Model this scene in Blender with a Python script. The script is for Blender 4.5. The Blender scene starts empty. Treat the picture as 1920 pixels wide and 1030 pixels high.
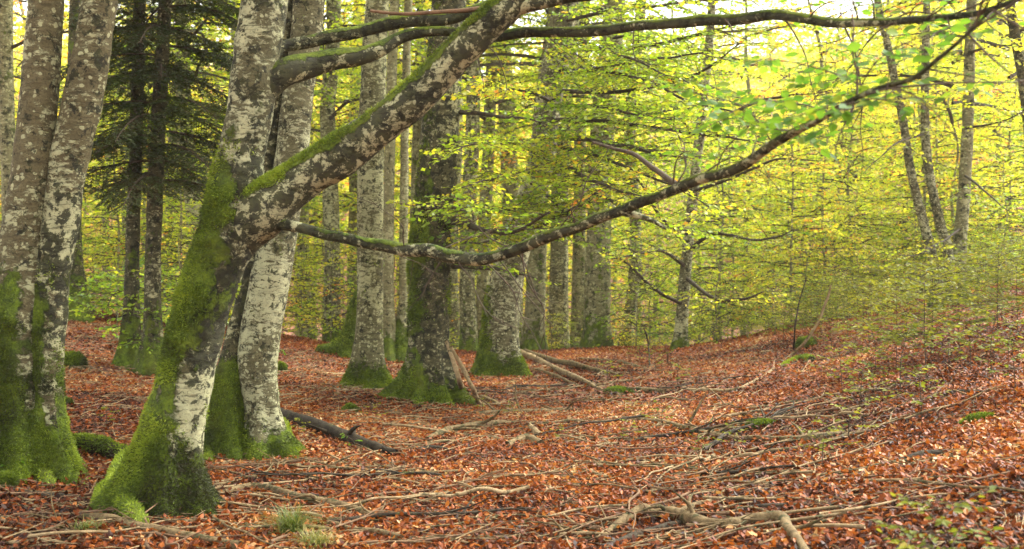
import bpy, math, random
import numpy as np
from mathutils import Vector

# ------------------------------------------------------------------ camera, sky, sun, exposure
S = bpy.context.scene
COL = S.collection
F, CU, CV, EYE = 2059.0, 960.0, 515.0, 1.6          # focal length and centre in photo pixels, eye height
cam_d = bpy.data.cameras.new('camera')
cam = bpy.data.objects.new('camera', cam_d)
COL.objects.link(cam)
cam.location = (0, 0, EYE)
cam.rotation_euler = (math.radians(90), 0, 0)
cam_d.sensor_width = 36.0
cam_d.lens = 36.0 * F / 1920.0
cam_d.clip_end = 2000
cam_d.dof.use_dof = True
cam_d.dof.focus_distance = 9.0
cam_d.dof.aperture_fstop = 2.7
S.camera = cam

SUN_EL, SUN_AZ = 50.0, 62.0                          # azimuth from +Y (view direction) towards +X
W = bpy.data.worlds.new('World')
S.world = W
W.use_nodes = True
wn = W.node_tree
wn.nodes.clear()
sky = wn.nodes.new('ShaderNodeTexSky')
sky.sky_type = 'NISHITA'
sky.sun_disc = False
sky.sun_elevation = math.radians(SUN_EL)
sky.sun_rotation = math.radians(SUN_AZ)
sky.air_density = 1.0
sky.dust_density = 3.0
hs = wn.nodes.new('ShaderNodeHueSaturation')          # thin overcast: the blue washed out
hs.inputs['Saturation'].default_value = 0.08
bg = wn.nodes.new('ShaderNodeBackground')
bg.inputs['Strength'].default_value = 0.15
wo = wn.nodes.new('ShaderNodeOutputWorld')
wn.links.new(sky.outputs[0], hs.inputs['Color'])
wn.links.new(hs.outputs[0], bg.inputs['Color'])
wn.links.new(bg.outputs[0], wo.inputs['Surface'])
sun_d = bpy.data.lights.new('sun', 'SUN')
sun_d.energy = 1.5
sun_d.angle = math.radians(12)
sun_d.color = (1.0, 0.95, 0.84)
sun = bpy.data.objects.new('sun', sun_d)
COL.objects.link(sun)
_e, _a = math.radians(SUN_EL), math.radians(SUN_AZ)
sv = Vector((math.sin(_a) * math.cos(_e), math.cos(_a) * math.cos(_e), math.sin(_e)))
sun.rotation_euler = sv.to_track_quat('Z', 'Y').to_euler()
S.view_settings.view_transform = 'Standard'
S.view_settings.look = 'None'
S.view_settings.exposure = 2.38
S.view_settings.gamma = 1.0
S.view_settings.use_curve_mapping = False
S.cycles.use_denoising = True
S.cycles.max_bounces = 14
S.cycles.diffuse_bounces = 8
S.cycles.glossy_bounces = 2
S.cycles.transmission_bounces = 12
S.cycles.sample_clamp_indirect = 10.0

RNG = np.random.default_rng(11)

# ------------------------------------------------------------------ numeric helpers
def _hash(ix, iy, iz, seed):
    h = (ix.astype(np.int64) * 73856093) ^ (iy.astype(np.int64) * 19349663) ^ (iz.astype(np.int64) * 83492791) ^ (seed * 40503)
    h = (h ^ (h >> 13)) * 1274126177
    h = h & 0x7fffffff
    h = ((h ^ (h >> 15)) * 2246822519) & 0x7fffffff
    return (h & 0xffffff) / float(0xffffff)

def vnoise(P, scale, seed=0):
    Q = np.asarray(P, float) * scale
    i = np.floor(Q).astype(np.int64)
    f = Q - i
    f = f * f * (3 - 2 * f)
    out = 0
    for dx in (0, 1):
        for dy in (0, 1):
            for dz in (0, 1):
                w = (f[:, 0] if dx else 1 - f[:, 0]) * (f[:, 1] if dy else 1 - f[:, 1]) * (f[:, 2] if dz else 1 - f[:, 2])
                out = out + w * _hash(i[:, 0] + dx, i[:, 1] + dy, i[:, 2] + dz, seed)
    return out

def fbm(P, scale, seed=0, octs=3):
    s, a, t = 0, 1.0, 0
    for k in range(octs):
        s = s + a * vnoise(P, scale * 2 ** k, seed + k * 17)
        t += a
        a *= 0.5
    return s / t                                       # 0..1

def sp(x, k=1.0):                                      # soft ramp
    return k * np.logaddexp(0, np.asarray(x, float) / k)

def ground_h(x, y):
    x, y = np.asarray(x, float), np.asarray(y, float)
    yy = np.clip(y, -10, 30)
    h = 0.205 * (sp(x - (0.15 * yy - 0.2), 0.7))
    h = h - 0.03 * sp(x - 12, 2)
    h = h + 0.15 * sp(-3.2 - x, 0.8)
    h = h - 0.05 * sp(-14 - x, 2)
    h = h - 0.13 * sp(y - 24.5, 1.4) + 0.42 * sp(y - 60, 5)
    P = np.stack([x.ravel(), y.ravel(), np.zeros(x.size)], 1)
    n = (vnoise(P, 0.45, 5) - 0.5) * 0.16 + (vnoise(P, 1.6, 6) - 0.5) * 0.06
    h = h + n.reshape(x.shape)
    return np.clip(h, -50, 40)

def gh(x, y):
    return float(ground_h(np.array([x]), np.array([y]))[0])

def px(u, v, d):
    return np.array([(u - CU) / F * d, d, EYE - (v - CV) / F * d])

def hit(u, v, dmax=40.0):                              # where the view ray through a pixel meets the ground
    ds = np.arange(2.0, dmax, 0.02)
    x = (u - CU) / F * ds
    z = EYE - (v - CV) / F * ds
    below = np.nonzero(z <= ground_h(x, ds))[0]
    d = ds[below[0]] if len(below) else 22.0
    return np.array([(u - CU) / F * d, d, gh((u - CU) / F * d, d)])

def resample(P, R, n):
    P, R = np.asarray(P, float), np.asarray(R, float)
    m = len(P)
    if m == 2:
        t = np.linspace(0, 1, n)[:, None]
        return P[0] + (P[1] - P[0]) * t, np.interp(t[:, 0], [0, 1], R)
    E = np.vstack([2 * P[0] - P[1], P, 2 * P[-1] - P[-2]])
    T = np.linspace(0, m - 1 - 1e-9, n)
    i = np.floor(T).astype(int)
    f = (T - i)[:, None]
    p0, p1, p2, p3 = E[i], E[i + 1], E[i + 2], E[i + 3]
    Q = 0.5 * ((2 * p1) + (-p0 + p2) * f + (2 * p0 - 5 * p1 + 4 * p2 - p3) * f ** 2 + (-p0 + 3 * p1 - 3 * p2 + p3) * f ** 3)
    return Q, np.interp(T, np.arange(m), R)

def norm(v):
    v = np.asarray(v, float)
    return v / np.maximum(np.linalg.norm(v, axis=-1, keepdims=True), 1e-9)

def frames(P):
    T = norm(np.gradient(P, axis=0))
    a = np.array([0, 1.0, 0]) if abs(T[0][1]) < 0.9 else np.array([1.0, 0, 0])
    u = norm(np.cross(T[0], a))
    U = [u]
    for k in range(1, len(P)):
        u = U[-1] - T[k] * np.dot(U[-1], T[k])
        U.append(norm(u))
    U = np.array(U)
    return T, U, np.cross(T, U)

def tube(P, R, sides=8, shape=None, cap=True):
    """vertices, quads, outward normals, ring fraction of a tube; shape(theta, ring points) scales or adds to the radius"""
    P, R = np.asarray(P, float), np.asarray(R, float)
    n = len(P)
    T, U, V = frames(P)
    th = np.linspace(0, 2 * np.pi, sides, endpoint=False)
    c, s = np.cos(th), np.sin(th)
    N = U[:, None, :] * c[None, :, None] + V[:, None, :] * s[None, :, None]
    rr = np.repeat(R[:, None], sides, 1)
    if shape is not None:
        rr = shape(N, rr, P)
    verts = (P[:, None, :] + N * rr[..., None]).reshape(-1, 3)
    i = np.arange(n - 1)[:, None] * sides
    j = np.arange(sides)[None, :]
    j2 = (j + 1) % sides
    q = np.stack([i + j, i + sides + j, i + sides + j2, i + j2], -1).reshape(-1, 4)
    return verts, q[:, ::-1], N.reshape(-1, 3)

def caps(n, sides, off=0):
    a = np.arange(1, sides - 1)
    t0 = np.stack([np.full(sides - 2, 0), a, a + 1], 1) + off
    b = (n - 1) * sides
    t1 = np.stack([np.full(sides - 2, b), b + a + 1, b + a], 1) + off
    return np.vstack([t0, t1])

class Geo:
    """collects polygons of one mesh"""
    def __init__(s):
        s.v, s.f, s.m, s.t, s.n = [], [], [], [], 0
    def add(s, verts, faces, mat=0, tint=0.5):
        verts = np.asarray(verts, float)
        faces = np.asarray(faces, np.int64)
        s.v.append(verts)
        s.f.append(faces + s.n)
        s.m.append(np.full(len(faces), mat))
        s.t.append(np.broadcast_to(np.asarray(tint, float), (len(faces),)))
        s.n += len(verts)
    def tube(s, P, R, sides=5, mat=0, tint=0.5, cap=True):
        v, q, _ = tube(P, R, sides)
        base = s.n
        s.add(v, q, mat, tint)
        if cap and sides > 2:
            c = caps(len(P), sides, base)
            s.f.append(c); s.m.append(np.full(len(c), mat)); s.t.append(np.full(len(c), float(np.mean(tint))))
    def mesh(s, name, mats, origin=(0, 0, 0), smooth=True, attrs=None):
        V = np.concatenate(s.v) - np.asarray(origin, float)
        return mesh_np(name, V, s.f, mats, np.concatenate(s.m), {'tint': ('FACE', np.concatenate(s.t)), **(attrs or {})}, smooth)

def mesh_np(name, V, flist, mats, midx=None, attrs=None, smooth=True):
    me = bpy.data.meshes.new(name)
    V = np.ascontiguousarray(V, np.float32)
    me.vertices.add(len(V))
    me.vertices.foreach_set('co', V.ravel())
    loops = np.concatenate([f.ravel() for f in flist]).astype(np.int32)
    tot = np.concatenate([np.full(len(f), f.shape[1]) for f in flist]).astype(np.int32)
    start = np.concatenate([[0], np.cumsum(tot)[:-1]]).astype(np.int32)
    me.loops.add(len(loops))
    me.loops.foreach_set('vertex_index', loops)
    me.polygons.add(len(tot))
    me.polygons.foreach_set('loop_start', start)
    me.polygons.foreach_set('loop_total', tot)
    for m in mats:
        me.materials.append(m)
    if midx is not None:
        me.polygons.foreach_set('material_index', np.asarray(midx, np.int32))
    me.polygons.foreach_set('use_smooth', np.full(len(tot), smooth))
    for k, (dom, arr) in (attrs or {}).items():
        a = me.attributes.new(k, 'FLOAT', dom)
        a.data.foreach_set('value', np.ascontiguousarray(arr, np.float32))
    me.update(calc_edges=True)
    me.validate()
    return me

def link(name, me, parent=None, loc=None, **props):
    o = bpy.data.objects.new(name, me)
    COL.objects.link(o)
    if parent is not None:
        o.parent = parent
    if loc is not None:
        o.location = loc
    for k, v in props.items():
        o[k] = v
    return o

def thing(name, loc, label, cat, group=None):
    o = bpy.data.objects.new(name, None)
    COL.objects.link(o)
    o.location = [float(a) for a in loc]
    o.empty_display_size = 0.2
    o['label'] = label
    o['category'] = cat
    if group:
        o['group'] = group
    return o

# ------------------------------------------------------------------ materials
def new_mat(name):
    m = bpy.data.materials.new(name)
    m.use_nodes = True
    nt = m.node_tree
    nt.nodes.clear()
    out = nt.nodes.new('ShaderNodeOutputMaterial')
    return m, nt, out

class NT:
    def __init__(s, nt): s.nt = nt
    def n(s, kind, **kw):
        x = s.nt.nodes.new(kind)
        for k, v in kw.items():
            setattr(x, k, v)
        return x
    def l(s, a, b): s.nt.links.new(a, b)
    def val(s, sock, v):
        if hasattr(v, 'is_linked') or hasattr(v, 'links'): s.l(v, sock)
        else: sock.default_value = v
    def math(s, op, a, b=0.0, clamp=False):
        x = s.n('ShaderNodeMath', operation=op, use_clamp=clamp)
        s.val(x.inputs[0], a); s.val(x.inputs[1], b)
        return x.outputs[0]
    def noise(s, vec, scale, detail=4, rough=0.55, dist=0.0):
        x = s.n('ShaderNodeTexNoise')
        s.l(vec, x.inputs['Vector'])
        x.inputs['Scale'].default_value = scale
        x.inputs['Detail'].default_value = detail
        x.inputs['Roughness'].default_value = rough
        x.inputs['Distortion'].default_value = dist
        return x.outputs['Fac']
    def ramp(s, fac, stops, interp='LINEAR'):
        x = s.n('ShaderNodeValToRGB')
        x.color_ramp.interpolation = interp
        e = x.color_ramp.elements
        while len(e) < len(stops): e.new(0.5)
        for k, (p, c) in enumerate(stops):
            e[k].position = p
            e[k].color = (*c, 1) if len(c) == 3 else c
        s.l(fac, x.inputs['Fac'])
        return x.outputs['Color']
    def step(s, v, lo, hi):
        x = s.n('ShaderNodeMapRange', interpolation_type='SMOOTHSTEP')
        s.l(v, x.inputs['Value'])
        x.inputs['From Min'].default_value = lo
        x.inputs['From Max'].default_value = hi
        return x.outputs['Result']
    def mix(s, fac, a, b):
        x = s.n('ShaderNodeMix', data_type='RGBA')
        s.val(x.inputs['Factor'], fac)
        for sock, c in ((x.inputs['A'], a), (x.inputs['B'], b)):
            if isinstance(c, tuple): sock.default_value = (*c, 1)
            else: s.l(c, sock)
        return x.outputs['Result']
    def attr(s, name):
        x = s.n('ShaderNodeAttribute', attribute_name=name)
        return x.outputs['Fac']

def obj_vec(g, sx=1.0, sy=1.0, sz=1.0):
    tc = g.n('ShaderNodeTexCoord')
    oi = g.n('ShaderNodeObjectInfo')
    sh = g.math('MULTIPLY', oi.outputs['Random'], 57.0)
    ad = g.n('ShaderNodeVectorMath', operation='ADD')
    g.l(tc.outputs['Object'], ad.inputs[0]); g.l(sh, ad.inputs[1])
    mp = g.n('ShaderNodeMapping')
    g.l(ad.outputs[0], mp.inputs['Vector'])
    mp.inputs['Scale'].default_value = (sx, sy, sz)
    return mp.outputs[0]

def bark_mat(name, base_a, base_b, lichen, lich_bias=0.0, dark_bias=0.0, scale=1.0, spot=0.5, moss_dark=(0.030, 0.048, 0.006), moss_bright=(0.17, 0.24, 0.014)):
    base_a, base_b, lichen = [(c[0] * 0.94, c[1], c[2] * 0.84) for c in (base_a, base_b, lichen)]   # hue shifted towards olive
    m, nt, out = new_mat(name)
    g = NT(nt)
    v0 = obj_vec(g)
    wn_ = g.n('ShaderNodeTexNoise')
    g.l(v0, wn_.inputs['Vector'])
    wn_.inputs['Scale'].default_value = 11.0
    wn_.inputs['Detail'].default_value = 3
    wv = g.n('ShaderNodeVectorMath', operation='MULTIPLY_ADD')
    g.l(wn_.outputs['Color'], wv.inputs[0])
    wv.inputs[1].default_value = (0.055, 0.055, 0.055)
    g.l(v0, wv.inputs[2])
    v = wv.outputs[0]
    mpz = g.n('ShaderNodeMapping')
    g.l(v, mpz.inputs['Vector'])
    mpz.inputs['Scale'].default_value = (1, 1, 2.6)      # wrinkles run round the stem
    vs = mpz.outputs[0]
    n_big = g.noise(v, 2.3 * scale, 3)
    n_mid = g.noise(v, 11 * scale, 7, 0.68)
    n_str = g.noise(vs, 8 * scale, 9, 0.72)
    n_fin = g.noise(v, 50 * scale, 5, 0.75)
    base = g.mix(g.step(n_str, 0.3, 0.7), base_a, base_b)
    base = g.mix(g.math('MULTIPLY', g.step(n_fin, 0.47, 0.66), 0.75), base, tuple(c * 0.4 for c in base_a))
    # crusts of pale lichen, plus round spots
    pale = g.attr('pale')
    lv = g.math('ADD', g.math('ADD', g.math('MULTIPLY', n_str, 0.55), g.math('MULTIPLY', n_big, 0.30)), g.math('MULTIPLY', n_fin, 0.15))
    lv = g.math('ADD', lv, g.math('MULTIPLY', pale, 0.085))
    lv = g.math('ADD', lv, g.math('MULTIPLY', g.math('SUBTRACT', g.noise(v0, 0.9, 3), 0.5), 0.30))
    L = g.step(lv, 0.545 - lich_bias, 0.575 - lich_bias)
    vo = g.n('ShaderNodeTexVoronoi', feature='F1')
    g.l(v, vo.inputs['Vector'])
    vo.inputs['Scale'].default_value = 20 * scale
    sep = g.n('ShaderNodeSeparateColor')
    g.l(vo.outputs['Color'], sep.inputs[0])
    rad = g.math('MULTIPLY', g.math('MULTIPLY', sep.outputs[0], sep.outputs[0]), spot)
    edge = g.math('SUBTRACT', g.math('ADD', rad, g.math('MULTIPLY', g.math('SUBTRACT', n_fin, 0.5), 0.5)), vo.outputs['Distance'])
    SPOT = g.step(edge, 0.0, 0.06)
    LL = g.math('MAXIMUM', L, SPOT)
    lcol = g.mix(g.step(n_mid, 0.35, 0.65), tuple(c * 0.72 for c in lichen), lichen)
    lcol = g.mix(g.math('MULTIPLY', g.step(g.noise(v, 22 * scale, 6, 0.75), 0.52, 0.62), 0.75), lcol, tuple(c * 0.28 for c in lichen))
    col = g.mix(g.math('MULTIPLY', LL, 0.9), base, lcol)
    # wrinkles round the stem
    mpw = g.n('ShaderNodeMapping')
    g.l(v, mpw.inputs['Vector'])
    mpw.inputs['Scale'].default_value = (1, 1, 8)
    wr = g.step(g.noise(mpw.outputs[0], 5 * scale, 5, 0.6), 0.57, 0.64)
    col = g.mix(g.math('MULTIPLY', wr, 0.65), col, tuple(c * 0.4 for c in base_a))
    # dark crusts
    da = g.attr('dark')
    dv = g.math('ADD', g.noise(v, 7.5 * scale, 10, 0.74, 0.2), g.math('MULTIPLY', da, 0.13))
    D = g.step(dv, 0.595 - dark_bias * 0.35, 0.625 - dark_bias * 0.35)
    col = g.mix(g.math('MULTIPLY', D, 0.9), col, g.mix(g.step(n_mid, 0.42, 0.62), (0.009, 0.009, 0.004), (0.034, 0.036, 0.010)))
    # moss
    ma = g.attr('moss')
    mv = g.math('ADD', ma, g.math('MULTIPLY', g.math('SUBTRACT', g.noise(v, 4.2 * scale, 8, 0.68), 0.5), 2.6))
    M = g.step(mv, 0.46, 0.64)
    mf = g.noise(v, 70, 3, 0.7)
    mcol = g.mix(g.step(g.math('ADD', g.math('MULTIPLY', n_mid, 0.6), g.math('MULTIPLY', mf, 0.4)), 0.36, 0.66), moss_dark, moss_bright)  # noise mottles the moss between dark and bright green
    mcol = g.mix(g.math('MULTIPLY', g.step(g.noise(v, 3.0, 4), 0.48, 0.66), 0.8), mcol, tuple(0.7 * c for c in moss_dark))
    mcol = g.mix(g.math('MULTIPLY', g.step(n_big, 0.35, 0.75), 0.45), mcol, (0.16, 0.165, 0.014))
    col = g.mix(M, col, mcol)
    bs = g.n('ShaderNodeBsdfPrincipled')
    g.l(col, bs.inputs['Base Color'])
    bs.inputs['Roughness'].default_value = 0.85
    bs.inputs['Specular IOR Level'].default_value = 0.25
    hgt = g.math('ADD', g.math('MULTIPLY', n_fin, 0.5), g.math('MULTIPLY', n_str, 0.9))
    hgt = g.math('ADD', hgt, g.math('MULTIPLY', LL, 0.18))
    hm = g.math('MULTIPLY', M, g.math('ADD', g.math('ADD', mf, g.math('MULTIPLY', g.noise(v, 16, 4, 0.6), 2.2)), 0.3))
    hgt = g.math('ADD', hgt, g.math('MULTIPLY', hm, 1.2))
    bp = g.n('ShaderNodeBump')
    bp.inputs['Strength'].default_value = 0.95
    bp.inputs['Distance'].default_value = 0.022
    g.l(hgt, bp.inputs['Height'])
    g.l(bp.outputs[0], bs.inputs['Normal'])
    g.l(bs.outputs[0], out.inputs['Surface'])
    return m

def leaf_mat(name, stops, trans=0.45, tgain=1.6, rough=0.42, spread=0.34, spec=0.45):
    m, nt, out = new_mat(name)
    g = NT(nt)
    oi = g.n('ShaderNodeObjectInfo')
    t = g.math('ADD', g.attr('tint'), g.math('MULTIPLY', g.math('SUBTRACT', oi.outputs['Random'], 0.5), spread))
    col = g.ramp(t, stops)
    bs = g.n('ShaderNodeBsdfPrincipled')
    g.l(col, bs.inputs['Base Color'])
    bs.inputs['Roughness'].default_value = rough
    bs.inputs['Specular IOR Level'].default_value = spec
    tr = g.n('ShaderNodeBsdfTranslucent')
    tc = g.n('ShaderNodeMix', data_type='RGBA', blend_type='MULTIPLY')
    tc.inputs['Factor'].default_value = 1.0
    g.l(col, tc.inputs['A'])
    tc.inputs['B'].default_value = (tgain * 1.02, tgain, tgain * 0.55, 1)
    g.l(tc.outputs['Result'], tr.inputs['Color'])
    mx = g.n('ShaderNodeMixShader')
    mx.inputs[0].default_value = trans
    g.l(bs.outputs[0], mx.inputs[1]); g.l(tr.outputs[0], mx.inputs[2])
    g.l(mx.outputs[0], out.inputs['Surface'])
    return m

def plain_mat(name, a, b, scale=8, rough=0.85, stretch=(1, 1, 1), bump=0.5, spec=0.2, c=None, cb=0.62):
    m, nt, out = new_mat(name)
    g = NT(nt)
    v = obj_vec(g, *stretch)
    n1 = g.noise(v, scale, 6, 0.65)
    n2 = g.noise(v, scale * 5, 4, 0.7)
    col = g.mix(g.step(n1, 0.35, 0.65), a, b)
    col = g.mix(g.math('MULTIPLY', g.step(n2, 0.5, 0.75), 0.5), col, tuple(x * 0.35 for x in a))
    if c is not None:
        col = g.mix(g.step(g.noise(v, scale * 0.6, 5, 0.6), cb, cb + 0.06), col, c)
    bs = g.n('ShaderNodeBsdfPrincipled')
    g.l(col, bs.inputs['Base Color'])
    bs.inputs['Roughness'].default_value = rough
    bs.inputs['Specular IOR Level'].default_value = spec
    bp = g.n('ShaderNodeBump')
    bp.inputs['Strength'].default_value = bump
    bp.inputs['Distance'].default_value = 0.01
    g.l(g.math('ADD', n1, g.math('MULTIPLY', n2, 0.5)), bp.inputs['Height'])
    g.l(bp.outputs[0], bs.inputs['Normal'])
    g.l(bs.outputs[0], out.inputs['Surface'])
    return m

BK_TWIN = bark_mat('bark_twin', (0.095, 0.072, 0.038), (0.185, 0.148, 0.085), (0.52, 0.48, 0.31), 0.02, 0.07, 1.2, 0.55)
BK_MAIN = bark_mat('bark_main', (0.085, 0.072, 0.038), (0.18, 0.155, 0.088), (0.54, 0.505, 0.335), 0.02, 0.16, 1.5, 0.5)
BK_LIMB = bark_mat('bark_limb', (0.085, 0.074, 0.038), (0.18, 0.16, 0.088), (0.55, 0.51, 0.33), 0.05, 0.22, 1.7, 0.5)
BK_PALE = bark_mat('bark_pale', (0.10, 0.084, 0.046), (0.20, 0.172, 0.10), (0.56, 0.52, 0.35), 0.035, 0.12, 1.5, 0.6)
BK_MID = bark_mat('bark_mid', (0.105, 0.09, 0.046), (0.20, 0.174, 0.096), (0.52, 0.48, 0.30), 0.02, 0.13, 1.2, 0.7)
BK_MOSSY = bark_mat('bark_mossy', (0.06, 0.05, 0.026), (0.13, 0.108, 0.058), (0.48, 0.43, 0.27), 0.012, 0.18, 1.3, 0.45)
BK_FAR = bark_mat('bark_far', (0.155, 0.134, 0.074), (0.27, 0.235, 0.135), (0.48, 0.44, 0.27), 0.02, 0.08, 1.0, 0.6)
TWIG = plain_mat('twig_bark', (0.05, 0.035, 0.022), (0.09, 0.065, 0.04), 20)
DARKWOOD = plain_mat('dark_branch_bark', (0.035, 0.027, 0.016), (0.075, 0.058, 0.034), 14, c=(0.05, 0.06, 0.012))

# autumn beech foliage: green, yellow-green, yellow, ochre, rust
RAMP_GREEN = [(0.0, (0.075, 0.145, 0.012)), (0.35, (0.165, 0.265, 0.019)), (0.64, (0.305, 0.37, 0.028)), (0.85, (0.45, 0.425, 0.036)), (0.95, (0.52, 0.31, 0.035)), (1.0, (0.46, 0.17, 0.025))]
RAMP_YELL = [(0.0, (0.15, 0.24, 0.016)), (0.32, (0.295, 0.365, 0.026)), (0.60, (0.46, 0.465, 0.038)), (0.83, (0.58, 0.48, 0.05)), (0.93, (0.58, 0.29, 0.035)), (1.0, (0.48, 0.16, 0.025))]
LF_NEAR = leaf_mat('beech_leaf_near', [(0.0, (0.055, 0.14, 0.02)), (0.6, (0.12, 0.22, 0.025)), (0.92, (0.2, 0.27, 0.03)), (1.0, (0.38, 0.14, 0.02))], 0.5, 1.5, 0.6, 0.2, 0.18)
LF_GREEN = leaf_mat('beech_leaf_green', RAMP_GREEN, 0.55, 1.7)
LF_YELL = leaf_mat('beech_leaf_yellow', RAMP_YELL, 0.55, 1.7)
LITTER = leaf_mat('fallen_beech_leaf', [(0.0, (0.022, 0.008, 0.004)), (0.25, (0.080, 0.020, 0.006)), (0.5, (0.205, 0.049, 0.010)), (0.72, (0.325, 0.095, 0.020)), (0.9, (0.42, 0.18, 0.055)), (1.0, (0.52, 0.36, 0.18))], 0.25, 1.3, 0.5, 0.0, 0.16)
NEEDLE = leaf_mat('fir_needle', [(0.0, (0.025, 0.042, 0.010)), (0.6, (0.055, 0.085, 0.016)), (1.0, (0.12, 0.13, 0.025))], 0.25, 1.2, 0.5)
GRASSM = leaf_mat('grass_blade', [(0.0, (0.06, 0.10, 0.012)), (0.5, (0.14, 0.17, 0.03)), (1.0, (0.36, 0.30, 0.11))], 0.35, 1.3)
MOSSM = leaf_mat('moss_frond', [(0.0, (0.03, 0.033, 0.006)), (0.4, (0.085, 0.125, 0.010)), (0.7, (0.165, 0.23, 0.013)), (1.0, (0.27, 0.34, 0.022))], 0.3, 1.3, 0.7, 0.0)
DEAD_PALE = plain_mat('dead_wood_pale', (0.18, 0.12, 0.055), (0.31, 0.225, 0.12), 20, bump=0.9, c=(0.07, 0.055, 0.025), cb=0.55)
DEAD_TAN = plain_mat('dead_wood_tan', (0.095, 0.062, 0.027), (0.20, 0.14, 0.066), 22, bump=1.0, c=(0.05, 0.045, 0.016), cb=0.53)
DEAD_DARK = plain_mat('dead_wood_dark', (0.018, 0.013, 0.008), (0.055, 0.042, 0.025), 18, bump=1.0, c=(0.05, 0.06, 0.012), cb=0.6)
DEAD_RED = plain_mat('dead_twig_red', (0.10, 0.058, 0.03), (0.18, 0.108, 0.058), 16)
MOSSROCK = bark_mat('mossy_stone', (0.07, 0.065, 0.05), (0.13, 0.12, 0.09), (0.3, 0.29, 0.22), -0.03, 0.03, 1.0)

# ------------------------------------------------------------------ ground
def ground_mat():
    m, nt, out = new_mat('forest_floor')
    g = NT(nt)
    tc = g.n('ShaderNodeTexCoord')
    v = tc.outputs['Object']
    vo = g.n('ShaderNodeTexVoronoi', feature='F1')
    g.l(v, vo.inputs['Vector'])
    vo.inputs['Scale'].default_value = 19
    sep = g.n('ShaderNodeSeparateColor')
    g.l(vo.outputs['Color'], sep.inputs[0])
    col = g.ramp(sep.outputs[0], [(0.0, (0.03, 0.013, 0.007)), (0.4, (0.11, 0.034, 0.014)), (0.7, (0.24, 0.07, 0.024)), (0.93, (0.34, 0.13, 0.05)), (1.0, (0.4, 0.22, 0.1))])
    n = g.noise(v, 0.6, 5)
    col = g.mix(g.math('MULTIPLY', g.step(n, 0.5, 0.75), 0.6), col, (0.07, 0.035, 0.017))
    bs = g.n('ShaderNodeBsdfPrincipled')
    g.l(col, bs.inputs['Base Color'])
    bs.inputs['Roughness'].default_value = 0.8
    bp = g.n('ShaderNodeBump')
    bp.inputs['Strength'].default_value = 0.8
    bp.inputs['Distance'].default_value = 0.03
    g.l(g.math('ADD', g.noise(v, 26, 4), vo.outputs['Distance']), bp.inputs['Height'])
    g.l(bp.outputs[0], bs.inputs['Normal'])
    g.l(bs.outputs[0], out.inputs['Surface'])
    return m
GM = ground_mat()

def axis_steps(lo, hi, fine_lo, fine_hi, fine, grow):
    a = list(np.arange(fine_lo, fine_hi + 1e-6, fine))
    s, x = fine, fine_hi
    while x < hi:
        s *= grow; x += s; a.append(x)
    s, x = fine, fine_lo
    while x > lo:
        s *= grow; x -= s; a.insert(0, x)
    return np.array(a)
gx = axis_steps(-420, 420, -13, 14, 0.13, 1.12)
gy = axis_steps(-60, 620, 2.5, 28, 0.13, 1.12)
GX, GY = np.meshgrid(gx, gy)
GZ = ground_h(GX, GY)
GV = np.stack([GX.ravel(), GY.ravel(), GZ.ravel()], 1)
nx, ny = len(gx), len(gy)
ii = (np.arange(ny - 1)[:, None] * nx + np.arange(nx - 1)[None, :]).ravel()
GF = np.stack([ii, ii + 1, ii + nx + 1, ii + nx], 1)
ground = link('ground', mesh_np('ground', GV, [GF], [GM]), kind='structure', label='forest floor of rust brown fallen beech leaves')

# ------------------------------------------------------------------ leaves
LEAF_OUT = np.array([[0, 0], [0.30, 0.27], [0.62, 0.27], [1.0, 0]])     # (along, across) half outline
def leaf_quads(P, D, N, Sz, fold=0.10):
    R = norm(np.cross(D, N))
    S1 = Sz[:, None]
    b = P
    t = P + D * S1
    mid = P + D * S1 * 0.46 + N * S1 * fold
    l, r = mid - R * S1 * 0.32, mid + R * S1 * 0.32
    n = len(P)
    V = np.stack([b, l, t, r], 1).reshape(-1, 3)
    k = np.arange(n)[:, None] * 4
    Fc = np.stack([k + np.array([[0, 2, 1]]), k + np.array([[0, 3, 2]])], 1).reshape(-1, 3)
    return V, Fc

def leaf_full(P, D, N, Sz, curl=0.15, fold=0.08):
    R = norm(np.cross(D, N))
    S1 = Sz[:, None]
    c = np.broadcast_to(np.asarray(curl, float), (len(P),))[:, None]
    b = P
    t = P + D * S1 + N * S1 * c
    f = N * S1 * fold
    l1 = P + D * S1 * 0.3 - R * S1 * 0.29 + f
    l2 = P + D * S1 * 0.68 - R * S1 * 0.25 + f + N * S1 * c * 0.4
    r1 = P + D * S1 * 0.3 + R * S1 * 0.29 + f
    r2 = P + D * S1 * 0.68 + R * S1 * 0.25 + f + N * S1 * c * 0.4
    V = np.stack([b, l1, l2, t, r2, r1], 1).reshape(-1, 3)
    k = np.arange(len(P))[:, None] * 6
    Q = np.stack([k + np.array([[0, 3, 2, 1]]), k + np.array([[0, 5, 4, 3]])], 1).reshape(-1, 4)
    return V, Q

def rand_unit(rng, n):
    return norm(rng.normal(size=(n, 3)))

# fallen leaves: the mass of them one sheet of litter, the largest near ones pieces of their own
def litter_points(rng, y0, y1, dens):
    wmax = 0.47 * y1 + 2.2
    n = int((2 * wmax) * (y1 - y0) * dens)
    x = rng.uniform(-wmax, wmax, n)
    y = rng.uniform(y0, y1, n)
    k = np.abs(x) < 0.47 * y + 2.0
    return x[k], y[k]

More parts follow.
